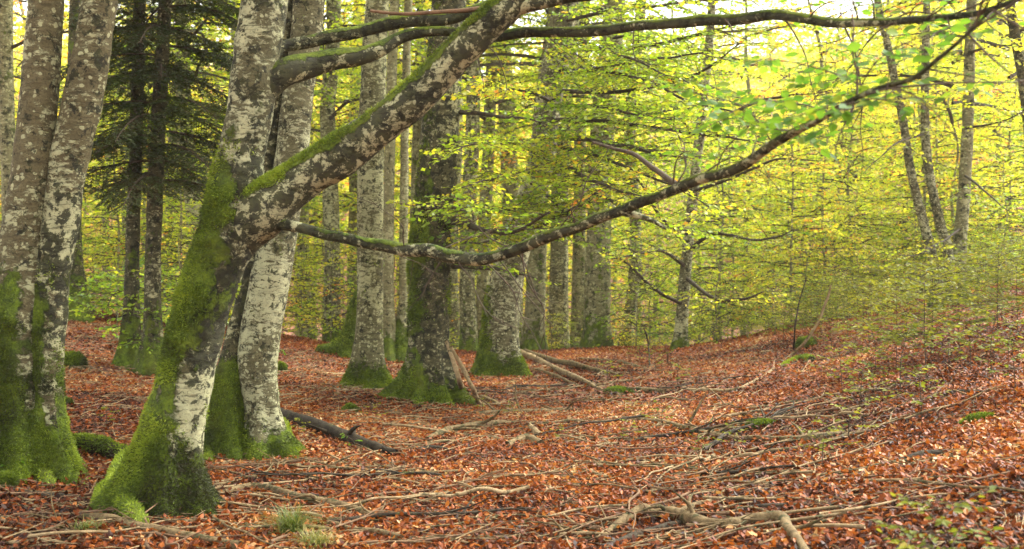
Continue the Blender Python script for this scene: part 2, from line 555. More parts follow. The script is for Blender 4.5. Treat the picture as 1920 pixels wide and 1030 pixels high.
def litter_arrays(rng, x, y, size, tilt, lift):
    n = len(x)
    z = ground_h(x, y) + rng.uniform(0.002, lift, n)
    a = rng.uniform(0, 2 * np.pi, n)
    N = norm(np.stack([rng.normal(0, tilt, n), rng.normal(0, tilt, n), np.ones(n)], 1))
    D = norm(np.stack([np.cos(a), np.sin(a), np.zeros(n)], 1))
    D = norm(D - N * np.sum(D * N, 1, keepdims=True))
    flip = rng.random(n) < 0.4
    N[flip] *= -1
    P = np.stack([x, y, z], 1)
    return P, D, N, rng.uniform(0.75, 1.25, n) * size

rng = np.random.default_rng(3)
lit = Geo()
def litter_tint(rng, x, y):
    P = np.stack([x, y, np.zeros(len(x))], 1)
    return np.clip(rng.beta(1.7, 2.0, len(x)) + (fbm(P, 0.7, 9, 3) - 0.5) * 0.8 + (fbm(P, 3.0, 19, 2) - 0.5) * 0.35, 0, 1)
for (y0, y1, dens, size, full) in ((3.4, 9.0, 2350, 0.040, True), (9.0, 14.0, 1750, 0.042, False), (14.0, 26.5, 640, 0.050, False)):
    x, y = litter_points(rng, y0, y1, dens)
    P, D, N, Sz = litter_arrays(rng, x, y, size, 0.6, 0.036)
    V, Q = leaf_full(P, D, N, Sz, rng.normal(0.05, 0.25, len(P)), 0.1) if full else leaf_quads(P, D, N, Sz)
    lit.add(V, Q, 0, np.repeat(litter_tint(rng, x, y), 2))
link('leaf_litter', lit.mesh('leaf_litter', [LITTER], smooth=False), ground, kind='stuff', label='carpet of fallen rust red beech leaves')

def single_leaf_mesh(name, mat, tint, curl, size=1.0, seed=0):
    r = np.random.default_rng(seed)
    s = np.linspace(0, 1, 6)
    w = np.array([0.0, 0.20, 0.295, 0.28, 0.17, 0.0])
    V, Fc = [], []
    for k in range(6):
        zc = curl * s[k] ** 2
        for q in (-1, 0, 1):
            V.append((s[k], q * w[k] * (1 + 0.06 * r.normal()), zc + abs(q) * (0.06 + 0.04 * r.normal()) * (w[k] > 0)))
    for k in range(5):
        for q in (0, 1):
            a = k * 3 + q
            Fc.append((a, a + 3, a + 4, a + 1))
    V = np.array(V) * size
    Fc = np.array(Fc)
    return mesh_np(name, V, [Fc], [mat], None, {'tint': ('FACE', np.full(len(Fc), tint))}, True)

fallen = [single_leaf_mesh('fallen_leaf', LITTER, t, c, 1.0, i) for i, (t, c) in enumerate(((0.3, 0.1), (0.5, 0.3), (0.62, -0.1), (0.72, 0.2), (0.82, 0.35), (0.93, 0.15), (0.45, 0.0)))]
from mathutils import Matrix
def put_leaf(name, me, P, D, N, size, parent, origin=(0, 0, 0)):
    D, N = Vector(D), Vector(N)
    Y = N.cross(D)
    M = Matrix((D, Y, N)).transposed().to_4x4()
    o = bpy.data.objects.new(name, me)
    COL.objects.link(o)
    o.parent = parent
    o.matrix_local = Matrix.Translation(Vector([float(a) for a in (np.asarray(P) - np.asarray(origin))])) @ M @ Matrix.Diagonal((size, size, size, 1))
    return o
x, y = [], []
while len(x) < 290:
    yy = rng.uniform(4.6, 7.2)
    xx = rng.uniform(-0.46, 0.46) * yy
    v_ = CV + F * (EYE - gh(xx, yy)) / yy
    if v_ < 1028:
        x.append(xx); y.append(yy)
x, y = np.array(x), np.array(y)
P, D, N, Sz = litter_arrays(rng, x, y, 0.046, 0.35, 0.02)
P[:, 2] += 0.022
for k in range(len(x)):
    put_leaf('fallen_leaf', fallen[k % 7], P[k], D[k], N[k] * (1 if N[k][2] > 0 else -1), Sz[k], ground)

# ------------------------------------------------------------------ foliage on a branch
class Leaves:
    def __init__(s): s.P, s.D, s.N, s.S, s.T = [], [], [], [], []
    def add(s, P, D, N, S_, T): s.P.append(P); s.D.append(D); s.N.append(N); s.S.append(S_); s.T.append(T)
    def arrays(s):
        if not s.P: return None
        return [np.concatenate(a) for a in (s.P, s.D, s.N, s.S, s.T)]

UP = np.array([0, 0, 1.0])
def twig_leaves(rng, lv, a, b, step, size, tint, flat=0.3):
    """alternate leaves along one straight twig a->b"""
    d = b - a
    L = np.linalg.norm(d)
    d = d / max(L, 1e-6)
    n = max(2, int(L / step) + 1)
    s = (np.arange(n) + 0.6) / n
    P = a + (b - a) * s[:, None]
    N = norm(UP + rng.normal(0, flat, (n, 3)))
    side = norm(np.cross(d, UP))
    sg = np.where(np.arange(n) % 2 == 0, 1, -1)[:, None]
    D = norm(d * 0.75 + side * sg * 0.75 + rng.normal(0, 0.18, (n, 3)) + np.array([0, 0, -0.18]))
    D[-1] = norm(d + rng.normal(0, 0.15, 3))
    N = norm(N - D * np.sum(N * D, 1, keepdims=True))
    lv.add(P, D, N, size * rng.uniform(0.7, 1.2, n), np.clip(tint + rng.normal(0, 0.13, n), 0, 1))

def foliage(rng, main, lv, tubes, t0=0.15, every=0.3, sub_len=1.0, size=0.07, step=0.05, tint=0.5, twig_every=0.12, twig_len=0.22, r_sub=0.006, droop=0.15, twig_tubes=True, taper=0.6, flat=0.55):
    main = np.asarray(main, float)
    seg = np.linalg.norm(np.diff(main, axis=0), axis=1)
    S_ = np.concatenate([[0], np.cumsum(seg)])
    L = S_[-1]
    def at(s): return np.array([np.interp(s, S_, main[:, k]) for k in range(3)])
    s, sg = t0 * L, 1
    while s < L:
        p = at(s)
        t = norm(at(min(s + 0.05, L)) - at(max(s - 0.05, 0)))
        side = norm(np.cross(t, UP)) * sg
        ang = rng.uniform(0.7, 1.15)
        d = norm(t * math.cos(ang) + side * math.sin(ang) + UP * rng.normal(0.05, 0.16))
        ln = sub_len * (1 - taper * s / L) * rng.uniform(0.55, 1.15)
        n = 5
        pts = [p]
        dd = d.copy()
        for k in range(n - 1):
            dd = norm(dd + rng.normal(0, 0.10, 3) + np.array([0, 0, -droop * 0.35]))
            pts.append(pts[-1] + dd * ln / (n - 1))
        pts = np.array(pts)
        tubes.append((pts, np.linspace(r_sub, r_sub * 0.35, n), tint))
        q, sg2 = 0.12 * ln, 1
        ss = np.linspace(0, ln, n)
        tn = np.clip(tint + rng.normal(0, 0.10), 0, 1)
        while q < ln:
            a = np.array([np.interp(q, ss, pts[:, k]) for k in range(3)])
            k0 = min(int(q / ln * (n - 1)), n - 2)
            td = norm(pts[k0 + 1] - pts[k0])
            sd = norm(np.cross(td, UP)) * sg2
            tl = twig_len * rng.uniform(0.6, 1.3) * (1 - 0.4 * q / ln)
            b = a + norm(td * 0.65 + sd * 0.75 + UP * rng.normal(0, 0.15)) * tl
            if twig_tubes:
                tubes.append((np.array([a, b]), np.array([r_sub * 0.35, r_sub * 0.2]), tint))
            twig_leaves(rng, lv, a, b, step, size, tn, flat)
            q += twig_every * rng.uniform(0.7, 1.3)
            sg2 = -sg2
        s += every * rng.uniform(0.7, 1.3)
        sg = -sg

def build_foliage_mesh(name, lv, tubes, leafm, twigm, origin=(0, 0, 0), full=False, sides=3, skip=None):
    g = Geo()
    A = lv.arrays()
    if A is not None:
        P, D, N, Sz, T = A
        if skip is not None:
            P, D, N, Sz, T = P[~skip], D[~skip], N[~skip], Sz[~skip], T[~skip]
        if len(P):
            V, Fc = leaf_full(P, D, N, Sz, -0.08, 0.05) if full else leaf_quads(P, D, N, Sz, 0.05)
            g.add(V, Fc, 0, np.repeat(T, 2))
    for pts, rad, _t in tubes:
        g.tube(pts, rad, sides, 1, 0.5, cap=False)
    return g.mesh(name, [leafm, twigm], origin, smooth=False)

# ------------------------------------------------------------------ trunks
def trunk_geo(P, R, n_rings, sides, lobes=(), flare_h=0.35, base_flare=0.0, wob=0.06, seed=0, moss=None, pale=None, dark=None, bump=0.012, bump_scale=7):
    """tapering stem with root buttresses; lobes = (angle, reach, width)"""
    P, R = resample(P, R, n_rings)
    z0 = P[0][2]
    hh = None
    def shape(N, rr, Pc):
        th = np.arctan2(N[..., 1], N[..., 0])
        h = np.maximum((Pc[:, 2] - z0 - 0.12), 0)[:, None]
        Q = Pc[:, None, :] + N * 0.25
        w = (fbm(Q.reshape(-1, 3), 1.6, seed, 2).reshape(rr.shape) - 0.5) * 2 * wob
        out = rr * (1 + w) + base_flare * np.exp(-h / (flare_h * 0.8))
        for (a, reach, wd) in lobes:
            dth = np.angle(np.exp(1j * (th - a)))
            out = out + reach * np.exp(-h / flare_h) ** 1.15 * np.exp(-(dth / wd) ** 2)
        Q2 = Pc[:, None, :] + N * out[..., None]
        out = out + (fbm(Q2.reshape(-1, 3), bump_scale, seed + 3, 3).reshape(rr.shape) - 0.5) * 2 * bump
        return out
    V, q, N = tube(P, R, sides, shape)
    h = V[:, 2] - z0
    at = {}
    for k, fn in (('moss', moss), ('pale', pale), ('dark', dark)):
        at[k] = ('POINT', np.clip(fn(V, N, h), 0, 1.3) if fn else np.zeros(len(V)))
    mk = sgate(at['moss'][1] + (fbm(V, 4.0, seed + 61, 2) - 0.5) * 0.9, 0.45, 0.95)
    V = V + N * (mk * (0.006 + 0.05 * np.maximum(fbm(V, 11.0, seed + 67, 2) - 0.40, 0)))[:, None]
    c = caps(len(P), sides)
    return V, q, c, N, at

def add_part(name, geo, mat, parent, origin, **props):
    V, q, c, N, at = geo
    at = dict(at)
    me = mesh_np(name, V - np.asarray(origin), [q, c], [mat], None, at, True)
    return link(name, me, parent, **props)

def px_axis(rows, d, dend=None):
    """rows (u, v, width px) from the foot upwards -> axis points and radii at depth d (to dend at the top)"""
    P, R = [], []
    n = len(rows)
    for k, (u, v, w) in enumerate(rows):
        dd = d if dend is None else d + (dend - d) * k / max(n - 1, 1)
        P.append(px(u, v, dd)); R.append(w / 2 / F * dd)
    return np.array(P), np.array(R)

def moss_tufts(name, geo, parent, origin, n, thresh=0.55, length=0.022, seed=0, bias=0.0):
    """short mossy fronds standing off the bark where the moss is thick"""
    V, q, c, N, at = geo
    m = at['moss'][1]
    n = int(n * 1.7)
    r = np.random.default_rng(seed)
    nz = fbm(V, 5.0, 77, 3) - 0.5
    score = m + nz * 1.6
    fs = sgate(score[q].mean(1), thresh - 0.25, thresh + 0.55)
    keep = fs > 0.01
    fc, fs = q[keep], fs[keep]
    if len(fc) == 0: return
    A = np.linalg.norm(np.cross(V[fc[:, 1]] - V[fc[:, 0]], V[fc[:, 3]] - V[fc[:, 0]]), axis=1)
    A = A * fs
    k = r.choice(len(fc), n, p=A / A.sum())
    a, b = r.random((n, 1)), r.random((n, 1))
    f = fc[k]
    P = (V[f[:, 0]] * (1 - a) + V[f[:, 1]] * a) * (1 - b) + (V[f[:, 3]] * (1 - a) + V[f[:, 2]] * a) * b
    Nn = norm(N[f[:, 0]] + rand_unit(r, n) * 0.75 + np.array([0, 0, -0.12]))
    T = norm(np.cross(Nn, rand_unit(r, n)))
    L = (length * r.uniform(0.4, 1.2, n))[:, None]
    w = L * 0.2
    VV = np.stack([P - T * w, P + T * w, P + Nn * L], 1).reshape(-1, 3)
    FF = np.arange(n * 3).reshape(-1, 3)
    tint = np.clip(r.beta(2, 2, n) * 0.7 + 0.12 + (fbm(P, 2.6, 5, 2) - 0.5) * 1.5 + (fbm(P, 9, 6, 2) - 0.5) * 0.6 + 0.07 + 0.12 * N[f[:, 0], 2] + (bias(P, N[f[:, 0]]) if callable(bias) else bias), 0, 1)
    me = mesh_np(name, VV - np.asarray(origin), [FF], [MOSSM], None, {'tint': ('FACE', tint)}, False)
    link(name, me, parent, kind='stuff')

def sgate(x, lo, hi):
    t = np.clip((x - lo) / (hi - lo), 0, 1)
    return t * t * (3 - 2 * t)

def px_branch(tree, name, rows, mat, origin, sides=12, n=40, moss_top=0.9, dark=0.5, pale=0.2, seed=0, bump=0.01, label=None, flare=1.0):
    """rows (u, v, width px, depth)"""
    P = np.array([px(u, v, d) for u, v, w, d in rows])
    R = np.array([w / 2 / F * d for u, v, w, d in rows])
    if flare > 1: R[0] *= flare
    P, R = resample(P, R, n)
    jit = (np.stack([fbm(P, 2.2, seed + k, 2) for k in range(3)], 1) - 0.5) * 2
    P = P + jit * np.minimum(R, 0.04)[:, None] * 1.3
    def shape(N, rr, Pc):
        Q = Pc[:, None, :] + N * rr[..., None]
        return rr * (1 + (fbm(Q.reshape(-1, 3), 4.0, seed + 9, 3).reshape(rr.shape) - 0.5) * 0.35)
    V, q, N = tube(P, R, sides, shape)
    up = N[:, 2]
    patch = fbm(V, 3.0, seed + 31, 2)
    at = {'moss': ('POINT', np.clip(moss_top * sgate(up, -0.15, 0.85) * sgate(patch, 0.12, 0.42), 0, 1.2)),
          'dark': ('POINT', dark * sgate(fbm(V, 2.5, seed + 41, 2), 0.1, 0.5)),
          'pale': ('POINT', np.full(len(V), pale))}
    geo = (V, q, caps(len(P), sides), N, at)
    o = add_part(name, geo, mat, tree, origin)
    if label: o['label'] = label
    return o, P, geo

# ------------------------------------------------------------------ the near and middle beeches
PI = math.pi
def foot(u, v):
    b = hit(u, v)
    return b, b[1]

def stem(tree, b, rows, d, mat, rings, sides, name='trunk', dend=None, **kw):
    P, R = px_axis(rows, d, dend)
    P[0][2] = b[2] - 0.14
    geo = trunk_geo(P, R, rings, sides, **kw)
    o = add_part(name, geo, mat, tree, b)
    return o, P, geo

# --- twin-stemmed beech at the edge of the wood
b, d1 = foot(60, 888)
T1 = thing('beech_tree', b, 'twin-stemmed beech whose two stems join above a shaggy mossy foot', 'tree')
def m1(V, N, h):
    return 0.95 * np.exp(-(h / 0.75) ** 2) + 0.7 * sgate(N[:, 1], 0.2, -0.6) * sgate(h, 1.9, 1.2) * sgate(N[:, 0], 0.75, 0.1) + 0.25 * sgate(h, 2.6, 1.6)
def d1f(V, N, h): return 0.25 + 0.5 * sgate(h, 0.9, 1.3) * sgate(h, 2.6, 1.8)
_, _, g1 = stem(T1, b, [(25, 900, 120), (25, 750, 112), (30, 600, 108), (38, 480, 84), (48, 400, 76), (62, 300, 74), (76, 150, 68), (88, 0, 62), (108, -300, 56), (130, -700, 45)], d1, BK_TWIN, 150, 72,
     lobes=[(-1.05, 0.20, 0.22), (-2.0, 0.18, 0.25), (-0.35, 0.12, 0.3), (2.6, 0.3, 0.3), (1.2, 0.3, 0.4)], flare_h=0.34, base_flare=0.03, seed=1, moss=m1, dark=lambda V, N, h: 0.1 + 0 * h, pale=lambda V, N, h: 0.25 * sgate(h, 2.0, 1.5), bump=0.012)
moss_tufts('moss', g1, T1, b, 26000, 0.65, seed=1, bias=-0.12)
_, _, g1b = stem(T1, b, [(72, 890, 84), (74, 750, 74), (86, 600, 72), (103, 480, 64), (115, 400, 66), (130, 300, 70), (146, 225, 71), (163, 150, 70), (188, 0, 61), (232, -300, 54), (280, -700, 44)], d1 + 0.03, BK_TWIN, 150, 60,
     lobes=[(-0.6, 0.30, 0.22), (0.3, 0.14, 0.3), (1.2, 0.3, 0.4)], flare_h=0.28, base_flare=0.02, seed=2, moss=lambda V, N, h: m1(V, N, h) * 0.85, dark=d1f, pale=lambda V, N, h: 0.75 * sgate(h, 2.5, 1.9) * sgate(h, 0.5, 0.9), bump=0.014)
moss_tufts('moss', g1b, T1, b, 14000, seed=2)
def ground_root(tree, origin, pts, mat, seed, sides=14, n=26, tuft=2500):
    """a mossy root creeping over the ground; pts (u, v, width px, rise m)"""
    P, R = [], []
    for (u, v, w, rise) in pts:
        p = hit(u, v)
        p[2] += rise
        P.append(p); R.append(w / 2 / F * p[1])
    P, R = resample(P, R, n)
    def shape(N, rr, Pc):
        Q = Pc[:, None, :] + N * rr[..., None]
        return rr * (1 + (fbm(Q.reshape(-1, 3), 6.0, seed, 3).reshape(rr.shape) - 0.5) * 0.7)
    V, q, N = tube(P, R, sides, shape)
    at = {'moss': ('POINT', 0.75 + 0.4 * sgate(N[:, 2], -0.3, 0.6)), 'dark': ('POINT', np.full(len(V), 0.4)), 'pale': ('POINT', np.zeros(len(V)))}
    geo = (V, q, caps(n, sides), N, at)
    add_part('root', geo, mat, tree, origin)
    moss_tufts('moss', geo, tree, origin, tuft, 0.3, 0.024, seed, 0.32)
ground_root(T1, b, [(62, 800, 44, 0.30), (74, 850, 46, 0.14), (82, 890, 42, 0.06), (92, 918, 26, -0.02)], BK_TWIN, 3)
ground_root(T1, b, [(95, 790, 36, 0.26), (114, 845, 40, 0.10), (128, 878, 34, 0.04), (146, 900, 22, -0.03)], BK_TWIN, 4)

# --- the leaning beech with the great limb
b, d2 = foot(305, 962)
T2 = thing('beech_tree', b, 'big leaning beech with a mossy foot and a great limb slanting from its fork', 'tree')
def m2(V, N, h):
    left = sgate(-N[:, 0] * 0.9 - N[:, 1] * 0.35, -0.35, 0.75)
    low = np.exp(-(h / 0.50) ** 2.2) * 1.05
    side = 0.85 * left * sgate(h, 1.35, 0.5)
    mid = 0.62 * left * sgate(h, 0.9, 1.3) * sgate(h, 2.0, 1.5) + 0.22 * sgate(h, 0.9, 1.3) * sgate(h, 2.1, 1.6)
    fork = 0.85 * sgate(h, 1.5, 2.05) * sgate(h, 2.75, 2.2) * sgate(N[:, 0], 0.9, -0.5) * sgate(N[:, 1], 0.9, 0.0)
    return low + side + mid + fork + 0.12
def p2(V, N, h): return 0.95 * sgate(N[:, 0], -0.6, 0.7) * sgate(h, 0.1, 0.7) * sgate(h, 1.7, 0.8) + 0.3 * sgate(h, 2.4, 2.8)
def k2(V, N, h): return 0.1 + 0.9 * sgate(h, 0.85, 1.25) * sgate(h, 1.95, 1.6) + 0.5 * sgate(h, 1.7, 2.0) * sgate(h, 2.7, 2.4) * sgate(N[:, 0], -0.1, 0.5)
o2, P2, g2 = stem(T2, b, [(300, 980, 118), (308, 890, 107), (327, 800, 105), (352, 700, 98), (377, 600, 94), (408, 500, 99), (436, 425, 107), (446, 350, 98), (452, 290, 86), (470, 200, 85), (481, 100, 85), (497, 0, 85), (520, -200, 81), (560, -600, 66)], d2, BK_MAIN, 190, 88,
     lobes=[(-2.75, 0.25, 0.28), (-1.3, 0.13, 0.30), (-0.3, 0.20, 0.26), (1.9, 0.3, 0.5), (0.8, 0.25, 0.4), (2.9, 0.22, 0.35)], flare_h=0.27, base_flare=0.05, seed=5, moss=m2, pale=p2, dark=k2, bump=0.013, wob=0.05)
moss_tufts('moss', g2, T2, b, 30000, 0.62, seed=5, bias=lambda P, N: 0.22 - 0.75 * sgate(N[:, 0], -0.75, 0.0) * sgate(P[:, 2], b[2] + 0.75, b[2] + 0.35))
ground_root(T2, b, [(240, 900, 40, 0.16), (218, 938, 46, 0.09), (228, 962, 42, 0.07), (252, 982, 36, 0.05), (278, 1000, 22, -0.02)], BK_MAIN, 6, tuft=4000)
ground_root(T2, b, [(216, 950, 28, 0.06), (198, 946, 34, 0.09), (184, 970, 28, -0.03)], BK_MAIN, 7)
_, PL, gL = px_branch(T2, 'limb', [(424, 462, 108, d2 + 0.02), (455, 424, 121, d2), (492, 394, 108, d2 - 0.03), (530, 366, 90, d2 - 0.06), (570, 338, 83, d2 - 0.08), (650, 280, 76, d2 - 0.15), (740, 213, 71, d2 - 0.22), (820, 140, 67, d2 - 0.3), (885, 75, 65, d2 - 0.36), (940, 15, 59, d2 - 0.4), (1000, -45, 49, d2 - 0.45), (1080, -130, 37, d2 - 0.5), (1170, -260, 25, d2 - .5)],
     BK_LIMB, b, 56, 150, moss_top=1.25, dark=0.45, pale=0.6, seed=12, label='great slanting limb with a strip of moss along its top')
moss_tufts('moss', gL, T2, b, 9000, 0.85, 0.022, 8)
px_branch(T2, 'branch', [(945, 18, 44, d2 - 0.38), (1000, 10, 30, d2 - 0.45), (1060, 4, 24, d2 - 0.6), (1130, -3, 20, d2 - 0.8), (1220, -25, 17, d2 - 1), (1330, -70, 14, d2 - 1.3)], BK_LIMB, b, 16, 40, 1.1, 0.9, 0.3, 13)
px_branch(T2, 'branch', [(500, 108, 40, d2 + 0.05), (535, 92, 25, d2 + 0.12), (600, 78, 23, d2 + 0.2), (660, 62, 24, d2 + 0.25), (720, 44, 26, d2 + 0.3), (790, 37, 26, d2 + 0.3), (850, 30, 24, d2 + 0.3), (920, 8, 20, d2 + 0.3), (1010, -30, 15, d2 + 0.3)], BK_LIMB, b, 16, 60, 1.1, 0.9, 0.3, 14, flare=1.3)
_, PU, gU = px_branch(T2, 'branch', [(474, 250, 30, d2 + 0.05), (485, 205, 46, d2 + 0.02), (505, 168, 56, d2 + 0.02), (534, 143, 52, d2 + 0.02), (580, 126, 46, d2 + 0.08), (640, 110, 40, d2 + 0.14), (695, 88, 32, d2 + 0.2), (745, 66, 24, d2 + 0.25), (800, 60, 19, d2 + 0.25), (870, 63, 18, d2 + 0.2), (940, 70, 19, d2), (1040, 62, 20, d2 - 0.3), (1150, 55, 20, d2 - 0.6), (1250, 48, 20, d2 - 0.95), (1340, 37, 21, d2 - 1.3), (1440, 28, 21, d2 - 1.6), (1500, 35, 20, d2 - 1.8), (1570, 43, 18, d2 - 2.0), (1660, 42, 16, d2 - 2.3), (1750, 35, 14, d2 - 2.6), (1830, 26, 11, d2 - 2.85), (1920, -4, 9, d2 - 3.1)],
     BK_LIMB, b, 16, 130, 1.3, 0.9, 0.3, 15)
_, PW, gW = px_branch(T2, 'branch', [(470, 412, 31.2, d2 - 0.05), (520, 420, 21.8, d2 - 0.10), (560, 430, 19.5, d2 - 0.15), (630, 443, 20.2, d2 - 0.25), (720, 456, 21.8, d2 - 0.4), (790, 468, 24.9, d2 - 0.55), (840, 486, 24.1, d2 - 0.65), (900, 485, 23.4, d2 - 0.8), (980, 465, 22.6, d2 - 1.0), (1080, 430, 20.5, d2 - 1.35), (1180, 390, 20.5, d2 - 1.7), (1280, 350, 19.8, d2 - 2.05), (1380, 315, 19.8, d2 - 2.4), (1450, 270, 19.0, d2 - 2.65), (1530, 230, 13.7, d2 - 2.9), (1600, 190, 12.1, d2 - 3.15), (1660, 166, 11.0, d2 - 3.35), (1715, 150, 9.9, d2 - 3.5), (1765, 110, 8.3, d2 - 3.6), (1810, 70, 6.6, d2 - 3.7), (1865, 15, 5.5, d2 - 3.8), (1930, -40, 3.8, d2 - 3.9)],
     BK_LIMB, b, 18, 180, 0.8, 0.62, 0.35, 16, label='long sagging lower branch with dark moss bands')
# the broken stub above it
o_, P_, g_ = px_branch(T2, 'dead_branch', [(1165, 398, 16, d2 - 1.66), (1195, 404, 12, d2 - 1.7), (1225, 414, 9, d2 - 1.72), (1250, 430, 4, d2 - 1.72)], BK_LIMB, b, 8, 14, 0.2, 0.4, 0.1, 17)
px_branch(T2, 'dead_branch', [(1110, 268, 5, d2 - 1.0), (1180, 285, 8, d2 - 1.4), (1230, 320, 10, d2 - 1.7), (1285, 352, 13, d2 - 2.05)], TWIG, b, 6, 24, 0.2, 0.4, 0.1, 18)
px_branch(T2, 'dead_branch', [(695, 19, 6, d2 - 0.5), (760, 24, 7, d2 - 0.5), (850, 20, 8, d2 - 0.45), (905, 14, 9, d2 - 0.4)], DEAD_RED, b, 6, 24, 0, 0.4, 0.1, 19)
def bare_twigs(branch, P, n, seed, lo=0.15, hi=0.95, Lr=(0.25, 0.8), r0=0.005):
    r = np.random.default_rng(seed)
    for k in range(n):
        i = int(r.uniform(lo, hi) * (len(P) - 1))
        t = norm(P[min(i + 2, len(P) - 1)] - P[max(i - 2, 0)])
        d = norm(t * r.uniform(0.2, 0.9) + np.array([r.normal(0, 0.4), r.normal(0, 0.5), r.normal(0.05, 0.6)]))
        L = r.uniform(*Lr)
        pts = [P[i]]
        for q in range(6):
            d = norm(d + r.normal(0, 0.22, 3) + np.array([0, 0, -0.05]))
            pts.append(pts[-1] + d * L / 6)
        pts, rad = resample(np.array(pts), np.linspace(r0, 0.0012, 7), 16)
        g = Geo(); g.tube(pts, rad, 5)
        for q in range(int(r.integers(1, 4))):
            j = int(r.integers(5, 14))
            e = pts[j] + norm(d + r.normal(0, 0.7, 3)) * L * 0.3
            g.tube(np.array([pts[j], (pts[j] + e) / 2 + r.normal(0, 0.01, 3), e]), np.array([r0 * 0.5, r0 * 0.35, 0.001]), 4)
        link('twig', g.mesh('twig', [TWIG], T2.location), branch)
# side twigs and near leaves of the long lower branch and of the upper branch
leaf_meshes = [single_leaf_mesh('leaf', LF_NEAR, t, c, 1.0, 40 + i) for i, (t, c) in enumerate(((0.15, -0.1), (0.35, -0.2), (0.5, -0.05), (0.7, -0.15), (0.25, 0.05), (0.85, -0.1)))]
rr = np.random.default_rng(21)
def leafy_rows(rows, branch, origin, every, sub_len, size, step, tint, keep, rsub=0.004, seed=0, leafm=LF_NEAR, main_tube=True, twig_len=0.2, twig_every=0.11):
    """a side twig with leaves; up to keep of the nearest leaves are pieces of their own"""
    r = np.random.default_rng(seed)
    P = np.array([px(u, v, d) for u, v, d in rows])
    P, _ = resample(P, np.ones(len(P)), 16)
    lv, tb = Leaves(), []
    if main_tube: tb.append((P, np.linspace(rsub * 2, rsub * 0.7, 16), 0.5))
    foliage(r, P, lv, tb, 0.12, every, sub_len, size, step, tint, twig_every, twig_len, rsub, 0.1)
    A = lv.arrays()
    n = len(A[0])
    skip = np.zeros(n, bool)
    pick = r.permutation(n)[:keep]
    skip[pick] = True
    me = build_foliage_mesh('foliage', lv, tb, leafm, TWIG, origin, True, 4, skip)
    link('foliage', me, branch, kind='stuff')
    for k in pick:
        put_leaf('leaf', leaf_meshes[int(r.integers(6))], A[0][k], A[1][k], A[2][k], A[3][k], branch, origin)
lowb = [o for o in T2.children if o.get('label', '').startswith('long sagging')][0]
upb = [o for o in T2.children if o.name.startswith('branch')][2]
bare_twigs(lowb, PW, 26, 41)
bare_twigs(upb, PU, 20, 42, 0.35, 0.95)
twigs_near = [
    ([(1560, 212, 4.7), (1500, 195, 4.45), (1430, 190, 4.3), (1360, 215, 4.2)], 34),
    ([(1640, 172, 4.35), (1570, 140, 4.1), (1500, 120, 4.0), (1440, 110, 3.95)], 34),
    ([(1530, 230, 4.7), (1480, 245, 4.5), (1420, 235, 4.4), (1370, 222, 4.3)], 28),
    ([(1600, 190, 4.5), (1640, 120, 4.2), (1700, 80, 4.0), (1760, 60, 3.9)], 26),
    ([(1700, 152, 4.1), (1650, 185, 3.9), (1590, 205, 3.8), (1540, 200, 3.7)], 30),
    ([(1740, 130, 4.0), (1800, 140, 3.9), (1850, 150, 3.8)], 24),
    ([(1450, 270, 5.0), (1400, 205, 4.9), (1330, 180, 4.8), (1270, 170, 4.7)], 22),
    ([(1340, 330, 5.4), (1360, 280, 5.3), (1420, 225, 5.2), (1470, 200, 5.1)], 22),
    ([(1480, 250, 4.9), (1520, 262, 4.8), (1560, 255, 4.7)], 16)]
for k, (rows, keep) in enumerate(twigs_near):
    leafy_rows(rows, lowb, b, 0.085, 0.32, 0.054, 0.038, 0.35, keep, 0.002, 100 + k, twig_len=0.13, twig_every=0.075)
for k, (rows, keep) in enumerate([
    ([(1830, 26, 4.7), (1790, 60, 4.5), (1740, 90, 4.4)], 20), ([(1560, 42, 5.5), (1600, 15, 5.3), (1660, 5, 5.2)], 20),
    ([(1700, 40, 5.1), (1720, 10, 5.0), (1780, -10, 4.9)], 16), ([(1880, 10, 4.5), (1850, 40, 4.4), (1900, 80, 4.3)], 16)]):
    leafy_rows(rows, upb, b, 0.10, 0.28, 0.056, 0.04, 0.35, keep, 0.0022, 130 + k, twig_len=0.13, twig_every=0.09)

# --- pale twin beech just behind it
b, d3 = foot(465, 852)
T3 = thing('beech_tree', b, 'pale lichen-crusted beech with a mossy second stem, just behind the leaning beech', 'tree')
def m3(V, N, h): return 1.1 * np.exp(-(h / 0.34) ** 3) + 0.15 * sgate(h, 1.5, 0.5)
_, _, g3 = stem(T3, b, [(490, 862, 64), (490, 765, 58), (484, 715, 66), (483, 665, 74), (489, 615, 74), (499, 565, 73), (508, 515, 73), (525, 430, 66), (546, 300, 60), (556, 200, 58), (570, 100, 56), (580, 0, 57), (602, -250, 50), (640, -700, 40)], d3, BK_PALE, 140, 60,
     lobes=[(-0.5, 0.26, 0.35), (-1.5, 0.18, 0.4), (0.6, 0.25, 0.4), (2.4, 0.2, 0.5)], flare_h=0.24, base_flare=0.04, seed=8, moss=m3, pale=lambda V, N, h: 0.35 * sgate(h, 2.6, 1.6), dark=lambda V, N, h: 0.1 * sgate(h, 1.2, 2.2) + 0 * h, bump=0.008)
moss_tufts('moss', g3, T3, b, 9000, seed=9)
_, _, g3b = stem(T3, b, [(428, 862, 84), (424, 760, 72), (440, 680, 56), (455, 600, 45), (475, 500, 42), (492, 400, 40), (503, 300, 36), (512, 200, 36), (528, 80, 34), (540, -50, 32), (562, -250, 28), (590, -600, 22)], d3 + 0.05, BK_MOSSY, 130, 48,
     lobes=[(-2.3, 0.22, 0.35), (-1.1, 0.2, 0.3), (2.4, 0.25, 0.5)], flare_h=0.26, base_flare=0.05, seed=10, moss=lambda V, N, h: 0.85 * sgate(h, 1.3, 0.7) + m3(V, N, h) * 0.6, dark=lambda V, N, h: 0.4 + 0 * h, bump=0.012)
moss_tufts('moss', g3b, T3, b, 12000, seed=10, bias=-0.25)
